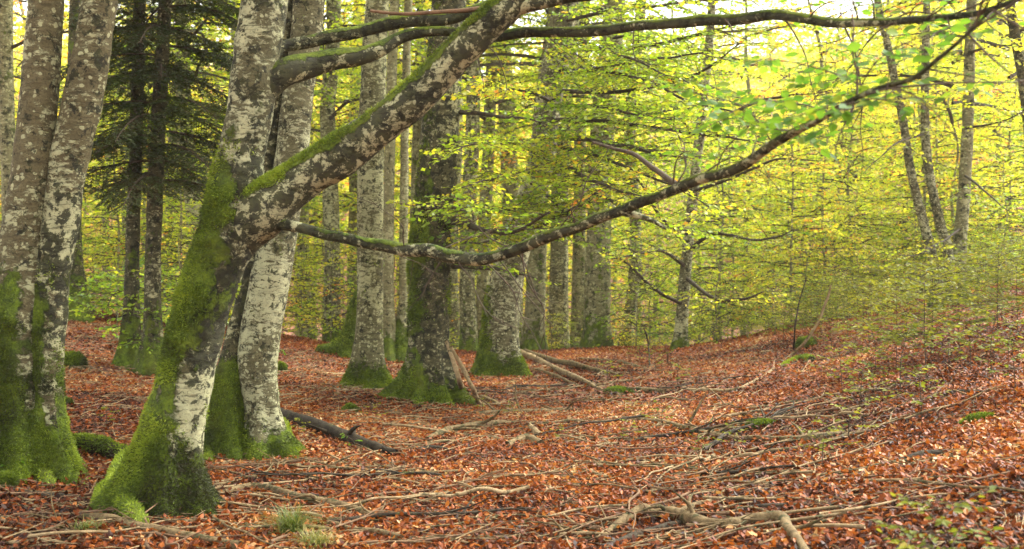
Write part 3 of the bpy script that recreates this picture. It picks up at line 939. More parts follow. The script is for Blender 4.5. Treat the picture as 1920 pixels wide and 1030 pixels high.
ground_root(T3, b, [(452, 800, 40, 0.12), (452, 835, 44, 0.06), (462, 862, 34, -0.02)], BK_MOSSY, 11, tuft=3000)
ground_root(T3, b, [(520, 815, 34, 0.10), (545, 848, 28, 0.02), (575, 866, 18, -0.04)], BK_PALE, 12)
ground_root(T3, b, [(415, 810, 40, 0.12), (398, 845, 40, 0.05), (386, 868, 28, -0.03)], BK_MOSSY, 13)

# --- the three middle beeches
def mossfoot(hh, amt=1.2, extra=0.1): return lambda V, N, h: amt * np.exp(-(h / hh) ** 2.5) + extra
b, d4 = foot(690, 726)
T4 = thing('beech_tree', b, 'straight olive grey beech with round lichen spots and a low mossy foot', 'tree')
_, _, g4 = stem(T4, b, [(690, 738, 62), (690, 672, 56), (693, 608, 50), (694, 480, 48), (695, 300, 50), (702, 100, 46), (708, 0, 44), (716, -200, 42), (730, -600, 34)], d4, BK_MID, 110, 44,
     lobes=[(-2.6, 0.2, 0.4), (-1.2, 0.12, 0.5), (-0.3, 0.16, 0.35), (1.6, 0.2, 0.5)], flare_h=0.3, base_flare=0.06, seed=21, moss=mossfoot(0.45, 1.1, 0.08), pale=lambda V, N, h: 0.35 * sgate(h, 0.5, 1.0), bump=0.008)
moss_tufts('moss', g4, T4, b, 6000, length=0.035, seed=14)
b, d5 = foot(800, 752)
T5 = thing('beech_tree', b, 'dark moss-coated beech with spreading buttress roots', 'tree')
def m5(V, N, h): return 1.0 * np.exp(-(h / 0.5) ** 3) + 0.34 * sgate(h, 0.8, 1.4) * sgate(h, 3.6, 2.0) + 0.4 * sgate(N[:, 0], 0.3, -0.6)
_, _, g5 = stem(T5, b, [(800, 768, 96), (803, 700, 80), (804, 650, 74), (805, 500, 76), (812, 400, 74), (820, 300, 74), (828, 200, 72), (835, 100, 66), (842, 0, 62), (855, -200, 54), (880, -600, 44)], d5, BK_MOSSY, 120, 64,
     lobes=[(-2.7, 0.46, 0.24), (-1.75, 0.26, 0.17), (-1.0, 0.32, 0.18), (-0.3, 0.40, 0.22), (0.9, 0.3, 0.5), (2.3, 0.35, 0.5)], flare_h=0.30, base_flare=0.05, seed=23, moss=m5, dark=lambda V, N, h: 0.3 + 0 * h, pale=lambda V, N, h: 0.6 * sgate(h, 0.3, 0.5) * sgate(h, 1.4, 0.9), bump=0.016)
moss_tufts('moss', g5, T5, b, 14000, length=0.035, seed=15)
B5 = b
b, d6 = foot(936, 703)
T6 = thing('beech_tree', b, 'leaning beech with green lichen and two moss-covered root toes', 'tree')
def m6(V, N, h): return 1.1 * np.exp(-(h / 0.45) ** 3) + 0.55 * sgate(N[:, 0], 0.1, -0.7) * sgate(h, 1.9, 1.0) + 0.05
_, _, g6 = stem(T6, b, [(938, 715, 74), (938, 650, 70), (940, 600, 68), (955, 500, 61), (985, 400, 55), (1008, 330, 50), (1020, 272, 48), (1028, 194, 49), (1042, 117, 48), (1058, 20, 49), (1090, -180, 42), (1130, -500, 34)], d6, BK_PALE, 110, 52,
     lobes=[(-2.3, 0.25, 0.36), (-0.75, 0.34, 0.32), (1.0, 0.3, 0.5), (2.6, 0.2, 0.5)], flare_h=0.36, base_flare=0.04, seed=25, moss=m6, dark=lambda V, N, h: 0.12 + 0 * h, pale=lambda V, N, h: -0.3 + 0.5 * sgate(h, 1.4, 0.4), bump=0.01)
moss_tufts('moss', g6, T6, b, 7000, length=0.04, seed=16)
B6 = b
b, d7 = foot(745, 674)
T7 = thing('beech_tree', b, 'two thin grey stems on a broad mossy base between the spotted beech and dark beech', 'tree')
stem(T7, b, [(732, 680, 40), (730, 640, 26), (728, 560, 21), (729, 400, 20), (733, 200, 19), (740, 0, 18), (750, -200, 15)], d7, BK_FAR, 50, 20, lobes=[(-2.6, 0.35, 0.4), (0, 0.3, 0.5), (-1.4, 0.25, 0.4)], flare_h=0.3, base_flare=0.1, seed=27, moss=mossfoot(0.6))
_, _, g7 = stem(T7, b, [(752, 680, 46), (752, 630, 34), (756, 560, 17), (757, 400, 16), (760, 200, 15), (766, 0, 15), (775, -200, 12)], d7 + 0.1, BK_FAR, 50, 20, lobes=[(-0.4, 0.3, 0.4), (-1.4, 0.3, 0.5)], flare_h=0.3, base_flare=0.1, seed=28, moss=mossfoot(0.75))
moss_tufts('moss', g7, T7, b, 3000, length=0.045, seed=17)
b, d8 = foot(640, 668)
T8 = thing('mossy_stump', b, 'crooked moss-covered stump peeping out behind the spotted grey beech', 'stump')
P, R = px_axis([(640, 676, 34), (652, 640, 26), (661, 600, 22), (668, 565, 16), (676, 540, 8)], d8)
geo = trunk_geo(P, R, 30, 18, lobes=[(PI, 0.35, 0.4), (-1.2, 0.15, 0.4)], flare_h=0.16, seed=31, moss=lambda V, N, h: 1.2 + 0 * h)
add_part('stump_wood', geo, BK_MOSSY, T8, b)
moss_tufts('moss', geo, T8, b, 3000, length=0.045, seed=18)

# leafy branches of the middle beeches reaching towards the viewer
def leafy_branch(tree, origin, rows, r0, every, sub_len, size, step, tint, seed, leafm=LF_GREEN, twig_len=0.26, twig_every=0.13, mat=None, t0=0.2):
    r = np.random.default_rng(seed)
    P = np.array([px(u, v, dd) for u, v, dd in rows])
    P, _ = resample(P, np.ones(len(P)), 22)
    P = P + (np.stack([fbm(P, 1.5, seed + k, 2) for k in range(3)], 1) - 0.5) * 0.14 * np.linspace(0, 1, 22)[:, None]
    g = Geo()
    g.tube(P, np.linspace(r0, r0 * 0.22, 22), 7)
    br = link('branch', g.mesh('branch', [mat or DARKWOOD], origin), tree)
    lv, tb = Leaves(), []
    foliage(r, P, lv, tb, t0, every, sub_len, size, step, tint, twig_every, twig_len, r0 * 0.22, 0.12, flat=0.6)
    link('foliage', build_foliage_mesh('foliage', lv, tb, leafm, TWIG, origin), br, kind='stuff')

D6, D5 = d6, d5
for k, (rows, r0, sl, tint) in enumerate([
    ([(985, 395, D6), (960, 392, 15), (905, 398, 12.6), (835, 388, 11.4)], 0.035, 1.0, 0.42),
    ([(1000, 345, D6), (970, 330, 15.2), (930, 335, 13.2), (870, 350, 12.2)], 0.035, 1.1, 0.42),
    ([(1015, 300, D6), (1070, 318, 15), (1130, 345, 13), (1200, 372, 12)], 0.04, 1.1, 0.45),
    ([(1022, 262, D6), (1100, 262, 15.4), (1200, 280, 13.6), (1290, 300, 12.6)], 0.04, 1.2, 0.5),
    ([(1028, 225, D6), (1130, 228, 15.8), (1290, 246, 14.6), (1420, 262, 13.8)], 0.04, 1.3, 0.52),
    ([(1036, 170, D6), (1160, 172, 16), (1300, 140, 15), (1400, 80, 14.2)], 0.04, 1.3, 0.5),
    ([(1048, 90, D6), (1180, 92, 16), (1330, 60, 15), (1450, 20, 14)], 0.04, 1.3, 0.5),
    ([(975, 440, D6), (1010, 425, 15.6), (1060, 398, 14), (1110, 370, 13.2)], 0.03, 0.9, 0.4),
    ([(1000, 350, D6), (1040, 380, 15), (1080, 420, 13.4), (1100, 455, 12.8)], 0.03, 0.8, 0.42),
    ([(1040, 140, D6), (1120, 130, 15.5), (1230, 110, 14), (1320, 100, 13)], 0.035, 1.2, 0.46),
    ([(1055, 40, D6), (1150, 20, 15.5), (1260, 10, 14), (1360, -10, 13)], 0.035, 1.3, 0.5),
    ([(1055, 60, D6), (1120, 90, 15), (1190, 110, 13.4), (1250, 140, 12.4)], 0.03, 1.1, 0.45),
    ([(1030, 200, D6), (1110, 200, 15), (1180, 215, 13.4), (1260, 225, 12.4)], 0.03, 1.2, 0.44),
    ([(1010, 320, D6), (1090, 350, 15.5), (1180, 400, 14), (1280, 430, 13)], 0.035, 1.1, 0.5),
    ([(1015, 290, D6), (960, 270, 15), (900, 265, 13), (850, 285, 12)], 0.03, 1.0, 0.5),
    ([(1035, 190, D6), (985, 170, 15.5), (930, 165, 14), (880, 180, 13)], 0.03, 0.9, 0.52),
    ([(1020, 270, D6), (1110, 290, 14.5), (1220, 330, 12.6), (1320, 390, 11.6)], 0.03, 1.1, 0.5),
    ([(1040, 130, D6), (1170, 140, 15), (1300, 190, 13), (1410, 220, 12)], 0.03, 1.2, 0.52),
    ([(1000, 360, D6), (950, 430, 15), (910, 455, 13.5), (870, 455, 12.8)], 0.025, 0.7, 0.48)]):
    leafy_branch(T6, B6, rows, r0, 0.13, sl * 1.1, 0.07, 0.05, tint + 0.07, 200 + k, twig_every=0.09)
for k, (rows, r0, sl, tint) in enumerate([
    ([(845, 415, D5), (880, 422, 13.4), (920, 434, 12.6), (975, 428, 11.8), (1030, 405, 11.2)], 0.05, 0.8, 0.4),
    ([(850, 500, D5), (900, 502, 13.2), (950, 512, 12.4), (1000, 520, 11.8)], 0.035, 0.5, 0.4),
    ([(785, 395, D5), (800, 382, 13), (830, 380, 12.2), (870, 375, 11.6)], 0.03, 0.6, 0.4),
    ([(860, 210, D5), (900, 213, 13.6), (960, 222, 13), (1010, 232, 12.6)], 0.035, 0.7, 0.45)]):
    leafy_branch(T5, B5, rows, r0, 0.22, sl, 0.072, 0.052, tint, 230 + k)

# ------------------------------------------------------------------ trees beyond
def far_trunk(name, rows, d, mat, tree, origin, seed, moss=0.3, dend=None, top=None):
    P, R = px_axis(rows, d, dend)
    P[0][2] = gh(P[0][0], P[0][1]) - 0.2
    geo = trunk_geo(P, R, 40, 18, lobes=[(k * 1.5 + seed, 0.15, 0.4) for k in range(4)], flare_h=0.35, base_flare=0.03, seed=seed, moss=lambda V, N, h: moss + 0.8 * np.exp(-(h / 0.6) ** 2), dark=lambda V, N, h: 0.15 + 0 * h, bump=0.015)
    return add_part(name, geo, mat, tree, origin)

def gen_crown(seed, z0, z1, nb, Lmax, leafm, size, tint, every=0.32, sub=1.25, thin=1.0, low_long=True, wood=DARKWOOD, r0=0.045, rise=0.35, step=0.075, twig_every=0.16, twig_len=0.34):
    r = np.random.default_rng(seed)
    lv, tb = Leaves(), []
    g = Geo()
    az = r.uniform(0, 6)
    for k in range(nb):
        z = z0 + (z1 - z0) * (k + r.uniform(0, 0.8)) / nb
        az += 2.4 + r.normal(0, 0.4)
        L = Lmax * r.uniform(0.65, 1.1) * (1 - 0.45 * (z - z0) / (z1 - z0))
        p = np.array([0, 0, z]); el = rise * r.uniform(0.4, 1.6)
        pts = [p]
        for q in range(7):
            el -= 0.11 * r.uniform(0.3, 1.5)
            az2 = az + r.normal(0, 0.12)
            pts.append(pts[-1] + np.array([math.cos(az2) * math.cos(el), math.sin(az2) * math.cos(el), math.sin(el)]) * L / 7)
        pts = np.array(pts)
        tb.append((pts, np.linspace(r0, r0 * 0.2, 8) * (0.6 + 0.5 * L / Lmax), 0.5))
        foliage(r, pts, lv, tb, 0.18, every, sub * thin, size, step, np.clip(tint + r.normal(0, 0.12), 0.1, 0.95), twig_every, twig_len, 0.009, 0.15, twig_tubes=False, taper=0.45, flat=0.75)
    me = build_foliage_mesh('crown', lv, tb, leafm, wood)
    return me

CROWN = [gen_crown(300 + k, 0, 8.5, 24, 3.9, LF_GREEN if k % 2 == 0 else LF_YELL, 0.10, 0.42 + 0.05 * k, every=0.22, rise=0.3, step=0.065, twig_every=0.14) for k in range(4)]
UNDER = [gen_crown(320 + k, 0.5, 6.6, 27, 2.4, (LF_YELL, LF_GREEN, LF_YELL)[k], 0.088, (0.34, 0.52, 0.56)[k], every=0.19, sub=1.0, step=0.06, twig_every=0.13, r0=0.022, rise=0.25) for k in range(3)]
BUSH = [gen_crown(330 + k, 0.2, 2.4, 17, 1.4, (LF_YELL, LF_GREEN)[k], 0.075, (0.55, 0.48)[k], every=0.17, sub=0.6, r0=0.012, rise=0.3, twig_len=0.24) for k in range(2)]

def sapling_stem(H, r, seed):
    rg = np.random.default_rng(seed)
    P = np.array([[0, 0, -0.15]] + [[rg.normal(0, 0.05) * k, rg.normal(0, 0.05) * k, H * k / 6] for k in range(1, 7)])
    P[:, :2] *= H / 14
    geo = trunk_geo(P, np.linspace(r, r * 0.25, 7), 24, 10, seed=seed, moss=mossfoot(0.3, 0.8, 0.1), bump=0.004)
    V, q, c, N, at = geo
    return mesh_np('trunk', V, [q, c], [BK_FAR], None, at, True)
UTRUNK = [sapling_stem(7.2, 0.042, 50 + k) for k in range(3)]
BTRUNK = [sapling_stem(2.7, 0.017, 60 + k) for k in range(2)]

rb = np.random.default_rng(77)
# beeches whose trunks stand clear in the photograph: foot u, depth, width px, lean px at top of frame, crown start height
far_spec = [
    (622, 27, 30, -10, 5.0), (362, 25, 30, -15, 4.2), (330, 31, 24, 10, 5), (880, 25, 28, 14, 6.0), (905, 30, 24, 12, 6.0), (1000, 26, 36, 40, 5.0),
    (1048, 29, 34, 28, 5.5), (1080, 34, 24, 16, 5.0), (1118, 25.5, 46, 34, 4.4), (1170, 29, 22, 26, 4.5), (965, 33, 34, -25, 6.5),
    (12, 22, 30, 0, 5.0), (436, 27, 28, 6, 6.0), (715, 34, 26, 8, 6.0), (662, 38, 24, 6, 6.0), (850, 36, 30, 10, 6), (575, 36, 24, -6, 6), (780, 30, 24, 10, 6.5), (250, 30, 24, 6, 5)]
lab_far = 'tall grey beech standing back in the wood behind the rank of trunks'
far_labels = {622: 'pale slim beech beyond the crest between the pale beech and the spotted beech', 362: 'grey beech beyond the crest showing beside the leaning beech near the fir',
    880: 'slim beech beyond the crest just beside the dark moss-coated beech', 1000: 'grey beech of the rank beyond the crest, next to the leaning beech with root toes',
    1048: 'second grey beech in the rank counted from the leaning beech with root toes', 1118: 'stoutest grey beech of the rank beyond the crest', 1170: 'slimmest stem at the open end of the rank beyond the crest',
    12: 'grey beech stem behind the outer side of the twin-stemmed beech', 436: 'beech stem showing only high up behind the leaning beech'}
for k, (u, d, w, lean, zc) in enumerate(far_spec):
    x = (u - CU) / F * d
    b = np.array([x, d, gh(x, d)])
    t = thing('beech_tree', b, far_labels.get(u, lab_far), 'tree', 'beeches beyond the crest')
    vb = CV + F * (EYE - b[2]) / d
    j = rb.normal(0, 5, 4)
    rows = [(u, vb, w * 1.15), (u + lean * 0.15 + j[0], vb - (vb) * 0.3, w), (u + lean * 0.5 + j[1], vb * 0.35, w * 0.95), (u + lean + j[2], 0, w * 0.88), (u + lean * 1.6 + j[3], -vb * 0.6, w * 0.7), (u + lean * 2, -vb * 1.2, w * 0.35)]
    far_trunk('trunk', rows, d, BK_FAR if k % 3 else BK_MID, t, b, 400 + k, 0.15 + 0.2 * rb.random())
    fr = zc / (0.25 * d)
    c = link('crown', CROWN[k % 4], t, (lean / F * d * 0.7, 0, zc))
    c.rotation_euler = (0, 0, rb.uniform(0, 6.28))
    sc = rb.uniform(0.9, 1.15)
    c.scale = (sc, sc, sc)

for k, (t, dx, dy, z, sc) in enumerate(((T1, -1.0, 0.6, 7.2, 1.25), (T2, 0.8, -0.3, 7.0, 1.3), (T3, 1.0, 0.8, 8.0, 1.25), (T4, 0.2, 0.0, 8.5, 1.2), (T5, 0.6, -0.4, 7.8, 1.25), (T6, 1.6, -0.8, 8.2, 1.3), (T6, 4.5, -3.0, 8.0, 1.2), (T5, 2.5, -3.5, 7.5, 1.2), (T4, -1.5, 1.5, 8.0, 1.3), (T2, 3.2, 1.5, 6.8, 1.2))):  # unseen crowns added overhead to dim the foreground, some trees given two
    c = link('crown', CROWN[k % 4], t, (dx, dy, z))
    c.rotation_euler = (0, 0, 1.3 * k); c.scale = (sc, sc, sc)
# pale thin beech at the crest with dark branches all along
b, d = foot(1275, 655)
t = thing('beech_tree', b, 'thin pale beech alone on the crest with long drooping dark branches', 'tree')
far_trunk('trunk', [(1273, 664, 28), (1278, 600, 24), (1286, 500, 22), (1296, 400, 20), (1312, 250, 18), (1328, 100, 16), (1335, 0, 15), (1345, -200, 11)], d, BK_PALE, t, b, 450, 0.1)
for k, rows in enumerate([
    [(1290, 470, d), (1340, 440, d - 1), (1420, 450, d - 2), (1490, 430, d - 3)], [(1284, 520, d), (1340, 560, d - 1), (1400, 560, d - 2), (1440, 545, d - 2.5)],
    [(1292, 440, d), (1240, 410, d - 1.2), (1190, 330, d - 2), (1140, 300, d - 3)], [(1300, 360, d), (1380, 330, d - 1), (1450, 300, d - 2), (1530, 300, d - 3)],
    [(1285, 500, d), (1240, 470, d - 1), (1190, 480, d - 2), (1150, 485, d - 2.5)], [(1310, 260, d), (1400, 200, d - 1), (1470, 180, d - 2), (1560, 170, d - 2.6)],
    [(1280, 570, d), (1230, 545, d - 1), (1180, 500, d - 1.5), (1150, 480, d - 2)], [(1320, 180, d), (1250, 130, d - 1.5), (1180, 120, d - 2.5)]]):
    leafy_branch(t, b, rows, 0.045, 0.2, 1.4, 0.082, 0.06, 0.52 + 0.02 * k, 460 + k, LF_YELL if k % 2 else LF_GREEN, 0.3, 0.16)

# clump of three slender stems on the bank
b = hit(1775, 545)
b[1] = 19.5; b[0] = (1775 - CU) / F * 19.5; b[2] = gh(b[0], b[1])
d = b[1]
t = thing('beech_tree', b, 'clump of three slender beech stems rising from the top of the bank', 'tree')
far_trunk('trunk', [(1765, 560, 22), (1750, 490, 18), (1735, 430, 17), (1710, 330, 16), (1690, 210, 15), (1665, 90, 14), (1645, 0, 13), (1620, -200, 9)], d, BK_PALE, t, b, 480, 0.1)
far_trunk('trunk', [(1782, 560, 24), (1778, 480, 19), (1760, 410, 18), (1740, 310, 16), (1734, 200, 15), (1736, 80, 14), (1738, 0, 13), (1740, -200, 9)], d + 0.1, BK_PALE, t, b, 481, 0.1)
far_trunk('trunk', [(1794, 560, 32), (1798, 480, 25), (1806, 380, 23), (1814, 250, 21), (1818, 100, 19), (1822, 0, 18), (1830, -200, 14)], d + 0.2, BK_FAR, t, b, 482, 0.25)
c = link('crown', CROWN[3], t, (0.3, 0.5, 3.2)); c.rotation_euler = (0, 0, 1.0); c.scale = (0.9, 0.9, 0.9)
for k, rows in enumerate([[(1810, 330, d), (1850, 360, d - 1), (1900, 400, d - 2)], [(1800, 430, d), (1740, 470, d - 1), (1690, 480, d - 2)], [(1812, 240, d), (1870, 230, d - 1), (1930, 200, d - 2)], [(1735, 250, d), (1680, 270, d - 1.5), (1620, 320, d - 2.4)]]):
    leafy_branch(t, b, rows, 0.025, 0.25, 0.8, 0.075, 0.065, 0.5, 490 + k, LF_YELL if k % 2 else LF_GREEN, 0.26, 0.15)
b = np.array([(1905 - CU) / F * 21, 21, 0.0]); b[2] = gh(b[0], b[1])
t = thing('beech_tree', b, 'single slim dark beech stem leaning beside the clump of three stems', 'tree')
far_trunk('trunk', [(1955, 540, 24), (1945, 400, 22), (1930, 250, 20), (1915, 130, 19), (1902, 60, 18), (1893, 0, 17), (1870, -200, 12)], 21, BK_MOSSY, t, b, 484, 0.2)
c = link('crown', CROWN[1], t, (0, 0.3, 4.0)); c.rotation_euler = (0, 0, 3.0)

# mossy tree behind the twin beech
b, d = foot(150, 602)
t = thing('beech_tree', b, 'beech with a bright mossy sweeping foot behind the twin-stemmed beech', 'tree')
far_trunk('trunk', [(146, 612, 60), (142, 560, 44), (138, 500, 36), (136, 420, 32), (138, 300, 30), (142, 100, 28), (150, -200, 24)], d, BK_MOSSY, t, b, 485, 0.5)
# dark trunks behind, at the fir
b, d = foot(245, 690)
t = thing('beech_tree', b, 'dark slim beech trunk standing beside the fir over a green sapling', 'tree')
far_trunk('trunk', [(243, 695, 40), (246, 600, 28), (248, 480, 26), (252, 350, 24), (258, 150, 24), (262, 0, 23), (268, -200, 20)], d, BK_MOSSY, t, b, 486, 0.35)

# --- fir with dark drooping boughs
b, d = foot(296, 705)
FIR = thing('fir_tree', b, 'dark green fir with drooping boughs between the twin beech and the leaning beech', 'tree')
far_trunk('trunk', [(284, 680, 42), (286, 600, 32), (288, 450, 30), (294, 300, 28), (302, 150, 26), (310, 0, 24), (318, -200, 20), (325, -420, 8)], d, BK_MOSSY, FIR, b, 487, 0.3)
rf = np.random.default_rng(9)
for k in range(44):
    v = 345 - k * 12.5 + rf.normal(0, 8)
    az = k * 2.4 + rf.normal(0, 0.3)
    L = rf.uniform(1.0, 1.95) * (1 - 0.004 * k)
    p = px(294 + (300 - v) * 0.05, v, d)
    pts = [p]
    el = 0.10
    for q in range(8):
        el -= 0.09
        pts.append(pts[-1] + np.array([math.cos(az) * math.cos(el), math.sin(az) * math.cos(el), math.sin(el)]) * L / 8)
    pts = np.array(pts)
    g = Geo()
    g.tube(pts, np.linspace(0.02, 0.005, 9), 5, 1)
    PP, DD, NN = [], [], []
    for s in np.arange(0.12, 1.0, 0.035):
        a = np.array([np.interp(s * 8, np.arange(9), pts[:, q]) for q in range(3)])
        tdir = norm(pts[min(int(s * 8) + 1, 8)] - pts[int(s * 8)])
        side = norm(np.cross(tdir, UP))
        for sg in (-1, 1):
            ln = (0.70 * (1 - s) + 0.18) * rf.uniform(0.6, 1.2)
            dirn = norm(tdir * 0.6 + side * sg * 0.8 + UP * rf.normal(-0.28, 0.2))
            e = a + dirn * ln
            g.tube(np.array([a, e]), np.array([0.004, 0.002]), 3, 1, cap=False)
            m = int(ln / 0.011)
            ss = rf.uniform(0.05, 1, m)[:, None]
            PP.append(a + (e - a) * ss)
            sd2 = norm(np.cross(dirn, UP))
            DD.append(norm(dirn * 0.6 + sd2 * rf.choice([-1, 1], (m, 1)) + rf.normal(0, 0.25, (m, 3))))
    PP, DD = np.concatenate(PP), np.concatenate(DD)
    n = len(PP)
    NN = norm(UP + rf.normal(0, 0.4, (n, 3)))
    NN = norm(NN - DD * np.sum(NN * DD, 1, keepdims=True))
    R_ = norm(np.cross(DD, NN))
    Sz = rf.uniform(0.045, 0.085, n)[:, None]
    V = np.stack([PP - R_ * 0.010, PP + R_ * 0.010, PP + DD * Sz], 1).reshape(-1, 3)
    g.add(V, np.arange(3 * n).reshape(-1, 3), 0, np.clip(rf.normal(0.45, 0.22, n), 0, 1))
    link('bough', g.mesh('bough', [NEEDLE, TWIG], b, smooth=False), FIR)

# --- understorey beyond the crest
spots = []
def fill(n, u0, u1, d0, d1, kind, seed, smin=0.85, smax=1.2):
    r = np.random.default_rng(seed)
    for k in range(n):
        u = u0 + (u1 - u0) * (k + r.uniform(0.1, 0.9)) / n
        dd = r.uniform(d0, d1)
        spots.append((u, dd, kind, r.uniform(smin, smax), r.uniform(0, 6.28), int(r.integers(100))))
fill(9, 1180, 2000, 27, 34, 'u', 1)
fill(9, 1200, 2010, 35, 45, 'u', 2, 1.1, 1.5)
fill(8, 1330, 1990, 22.5, 26, 'b', 3)
fill(8, -60, 620, 27, 36, 'u', 4)
fill(8, -60, 900, 37, 46, 'u', 5, 1.1, 1.5)
fill(4, 880, 1200, 40, 48, 'u', 6, 1.0, 1.3)
fill(4, 540, 980, 29, 36, 'b', 7, 0.9, 1.3)
fill(5, 20, 420, 22, 26, 'b', 8)
fill(6, 120, 420, 19.5, 23, 'b', 16, 0.5, 0.9)
fill(3, 150, 420, 21, 25, 'u', 17, 0.6, 0.8)
fill(12, 1130, 2000, 23.5, 26.5, 'b', 10, 0.7, 1.15)
fill(8, 1330, 2000, 23.5, 27, 'u', 11, 0.75, 1.0)
fill(5, 520, 700, 25, 30, 'b', 12, 0.9, 1.3)
fill(15, 1330, 1970, 20.5, 24, 'b', 13, 0.35, 0.62)
fill(9, 1500, 1970, 18, 21.5, 'b', 14, 0.32, 0.5)
fill(5, 1000, 1260, 24.5, 27, 'b', 15, 0.3, 0.6)
for (u, dd, kind, sc, rz, q) in spots:
    x = (u - CU) / F * dd
    b = (x, dd, gh(x, dd))
    if kind == 'u':
        i = q % 3
        t = thing('young_beech', b, 'slender young beech in yellow-green leaf in the thicket beyond the crest', 'tree', 'young beeches beyond the crest')
        link('trunk', UTRUNK[i], t); link('crown', UNDER[i], t)
    else:
        i = q % 2
        t = thing('beech_bush', b, 'low bushy beech sapling in autumn leaf at the crest of the floor', 'sapling', 'beech bushes at the crest')
        link('trunk', BTRUNK[i], t); link('crown', BUSH[i], t)
    t.rotation_euler = (0, 0, rz)
    t.scale = (sc, sc, sc)
# taller crowned trees filling the far middle
rt = np.random.default_rng(5)
for k in range(34):
    u = -80 + 2080 * ((k * 0.618) % 1.0) + rt.uniform(-20, 20)
    dd = rt.uniform(44, 58) if k % 2 else rt.uniform(36, 46)
    if 860 < u < 1240: dd = rt.uniform(48, 60)
    x = (u - CU) / F * dd
    b = np.array([x, dd, gh(x, dd)])
    t = thing('beech_tree', b, 'distant leafy beech closing the view behind the thicket', 'tree', 'distant beeches behind the thicket')
    sm = UTRUNK[k % 3]
    o = link('trunk', sm, t); o.scale = (3.2, 3.2, 2.2)
    c = link('crown', CROWN[(k + 1) % 4], t, (0, 0, rt.uniform(1.5, 5.0)))
    c.rotation_euler = (0, 0, rt.uniform(0, 6.28)); s_ = rt.uniform(1.2, 1.55); c.scale = (s_, s_, s_)

# far wood on the opposite slope
rw = np.random.default_rng(15)
P, N_, T_ = [], [], []
for k in range(330):
    dd = rw.uniform(64, 150)
    u = rw.uniform(-300, 2200)
    x = (u - CU) / F * dd
    z = gh(x, dd)
    H = rw.uniform(10, 17); rad = rw.uniform(2.5, 4.8)
    n = 480
    q = rand_unit(rw, n) * (rw.random((n, 1)) ** 0.4) * np.array([rad, rad, H * 0.5])
    P.append(q + np.array([x, dd, z + H * 0.5]))
    T_.append(np.clip(rw.normal(rw.uniform(0.5, 0.85), 0.12, n), 0, 1))
P, T_ = np.concatenate(P), np.concatenate(T_)
n = len(P)
N_ = norm(UP * 0.8 + rw.normal(0, 0.5, (n, 3)))
D_ = rand_unit(rw, n); D_ = norm(D_ - N_ * np.sum(D_ * N_, 1, keepdims=True))
V, Q = leaf_quads(P, D_, N_, rw.uniform(0.28, 0.55, n))
g = Geo(); g.add(V, Q, 0, np.repeat(T_, 2))
link('far_woods', g.mesh('far_woods', [LF_YELL], smooth=False), kind='stuff', label='far-off yellow wood on the opposite slope', category='woods')

# ------------------------------------------------------------------ dead wood on the floor
rs = np.random.default_rng(31)
def stick(name, rows, mat, label, cat='branch', group=None, sides=9, n=None, knots=0.25, lift=0.0, twigs=0, seed=0, moss=0.0):
    """rows (u, v, width px[, height above ground m]); lies on the floor unless a height is given"""
    P, R = [], []
    for row in rows:
        u, v, w = row[:3]
        if len(row) > 3 and row[3] < 0:                   # in the air, at the depth -row[3]
            p = px(u, v, -row[3])
            P.append(p); R.append(w / 2 / F * p[1]); continue
        p = hit(u, v)
        r = w / 2 / F * p[1]
        p[2] += r * (0.35 + lift) + (row[3] if len(row) > 3 else 0.012)
        P.append(p); R.append(r)
    P, R = np.array(P), np.array(R)
    b = P.mean(0).copy(); b[2] = gh(b[0], b[1])
    n = n or max(14, int(len(P) * 9))
    P, R = resample(P, R, n)
    P = P + (np.stack([fbm(P, 3.5, seed + k, 2) for k in range(3)], 1) - 0.5) * np.minimum(R * 1.6, 0.03)[:, None]
    def shape(N, rr, Pc):
        Q = Pc[:, None, :] + N * rr[..., None]
        return rr * (1 + (fbm(Q.reshape(-1, 3), 9.0, seed + 5, 3).reshape(rr.shape) - 0.5) * 2 * knots)
    V, q, N = tube(P, R, sides, shape)
    at = {'moss': ('POINT', moss * sgate(N[:, 2], -0.2, 0.6)), 'dark': ('POINT', np.full(len(V), 0.2)), 'pale': ('POINT', np.zeros(len(V)))}
    geo = (V, q, caps(n, sides), N, at)
    if twigs == 0 and moss < 0.5:
        V, q, c, N, at = geo
        o = link(name, mesh_np(name, V - b, [q, c], [mat], None, at, True), None, [float(a) for a in b], label=label, category=cat)
    else:
        o = thing(name, b, label, cat, group)
        add_part('wood', geo, mat, o, b)
        r = np.random.default_rng(seed)
        for k in range(twigs):
            i = int(r.integers(int(n * 0.2), n))
            a = P[i]
            L = r.uniform(0.15, 0.45) * (P[i][1] / 9)
            d = norm(np.array([r.normal(0, 1), r.normal(0, 0.6), abs(r.normal(0, 0.35)) + 0.05]))
            pts = np.array([a, a + d * L * 0.5 + r.normal(0, 0.02, 3), a + d * L + np.array([r.normal(0, 0.04), 0, -0.03])])
            pts, rad = resample(pts, [R[i] * 0.45, R[i] * 0.35, 0.0015], 8)
            g = Geo(); g.tube(pts, rad, 5)
            link('twig', g.mesh('twig', [mat], b), o)
        if moss >= 0.5: moss_tufts('moss', geo, o, b, 1500, 0.3, 0.03, seed)
    if group: o['group'] = group
    return o

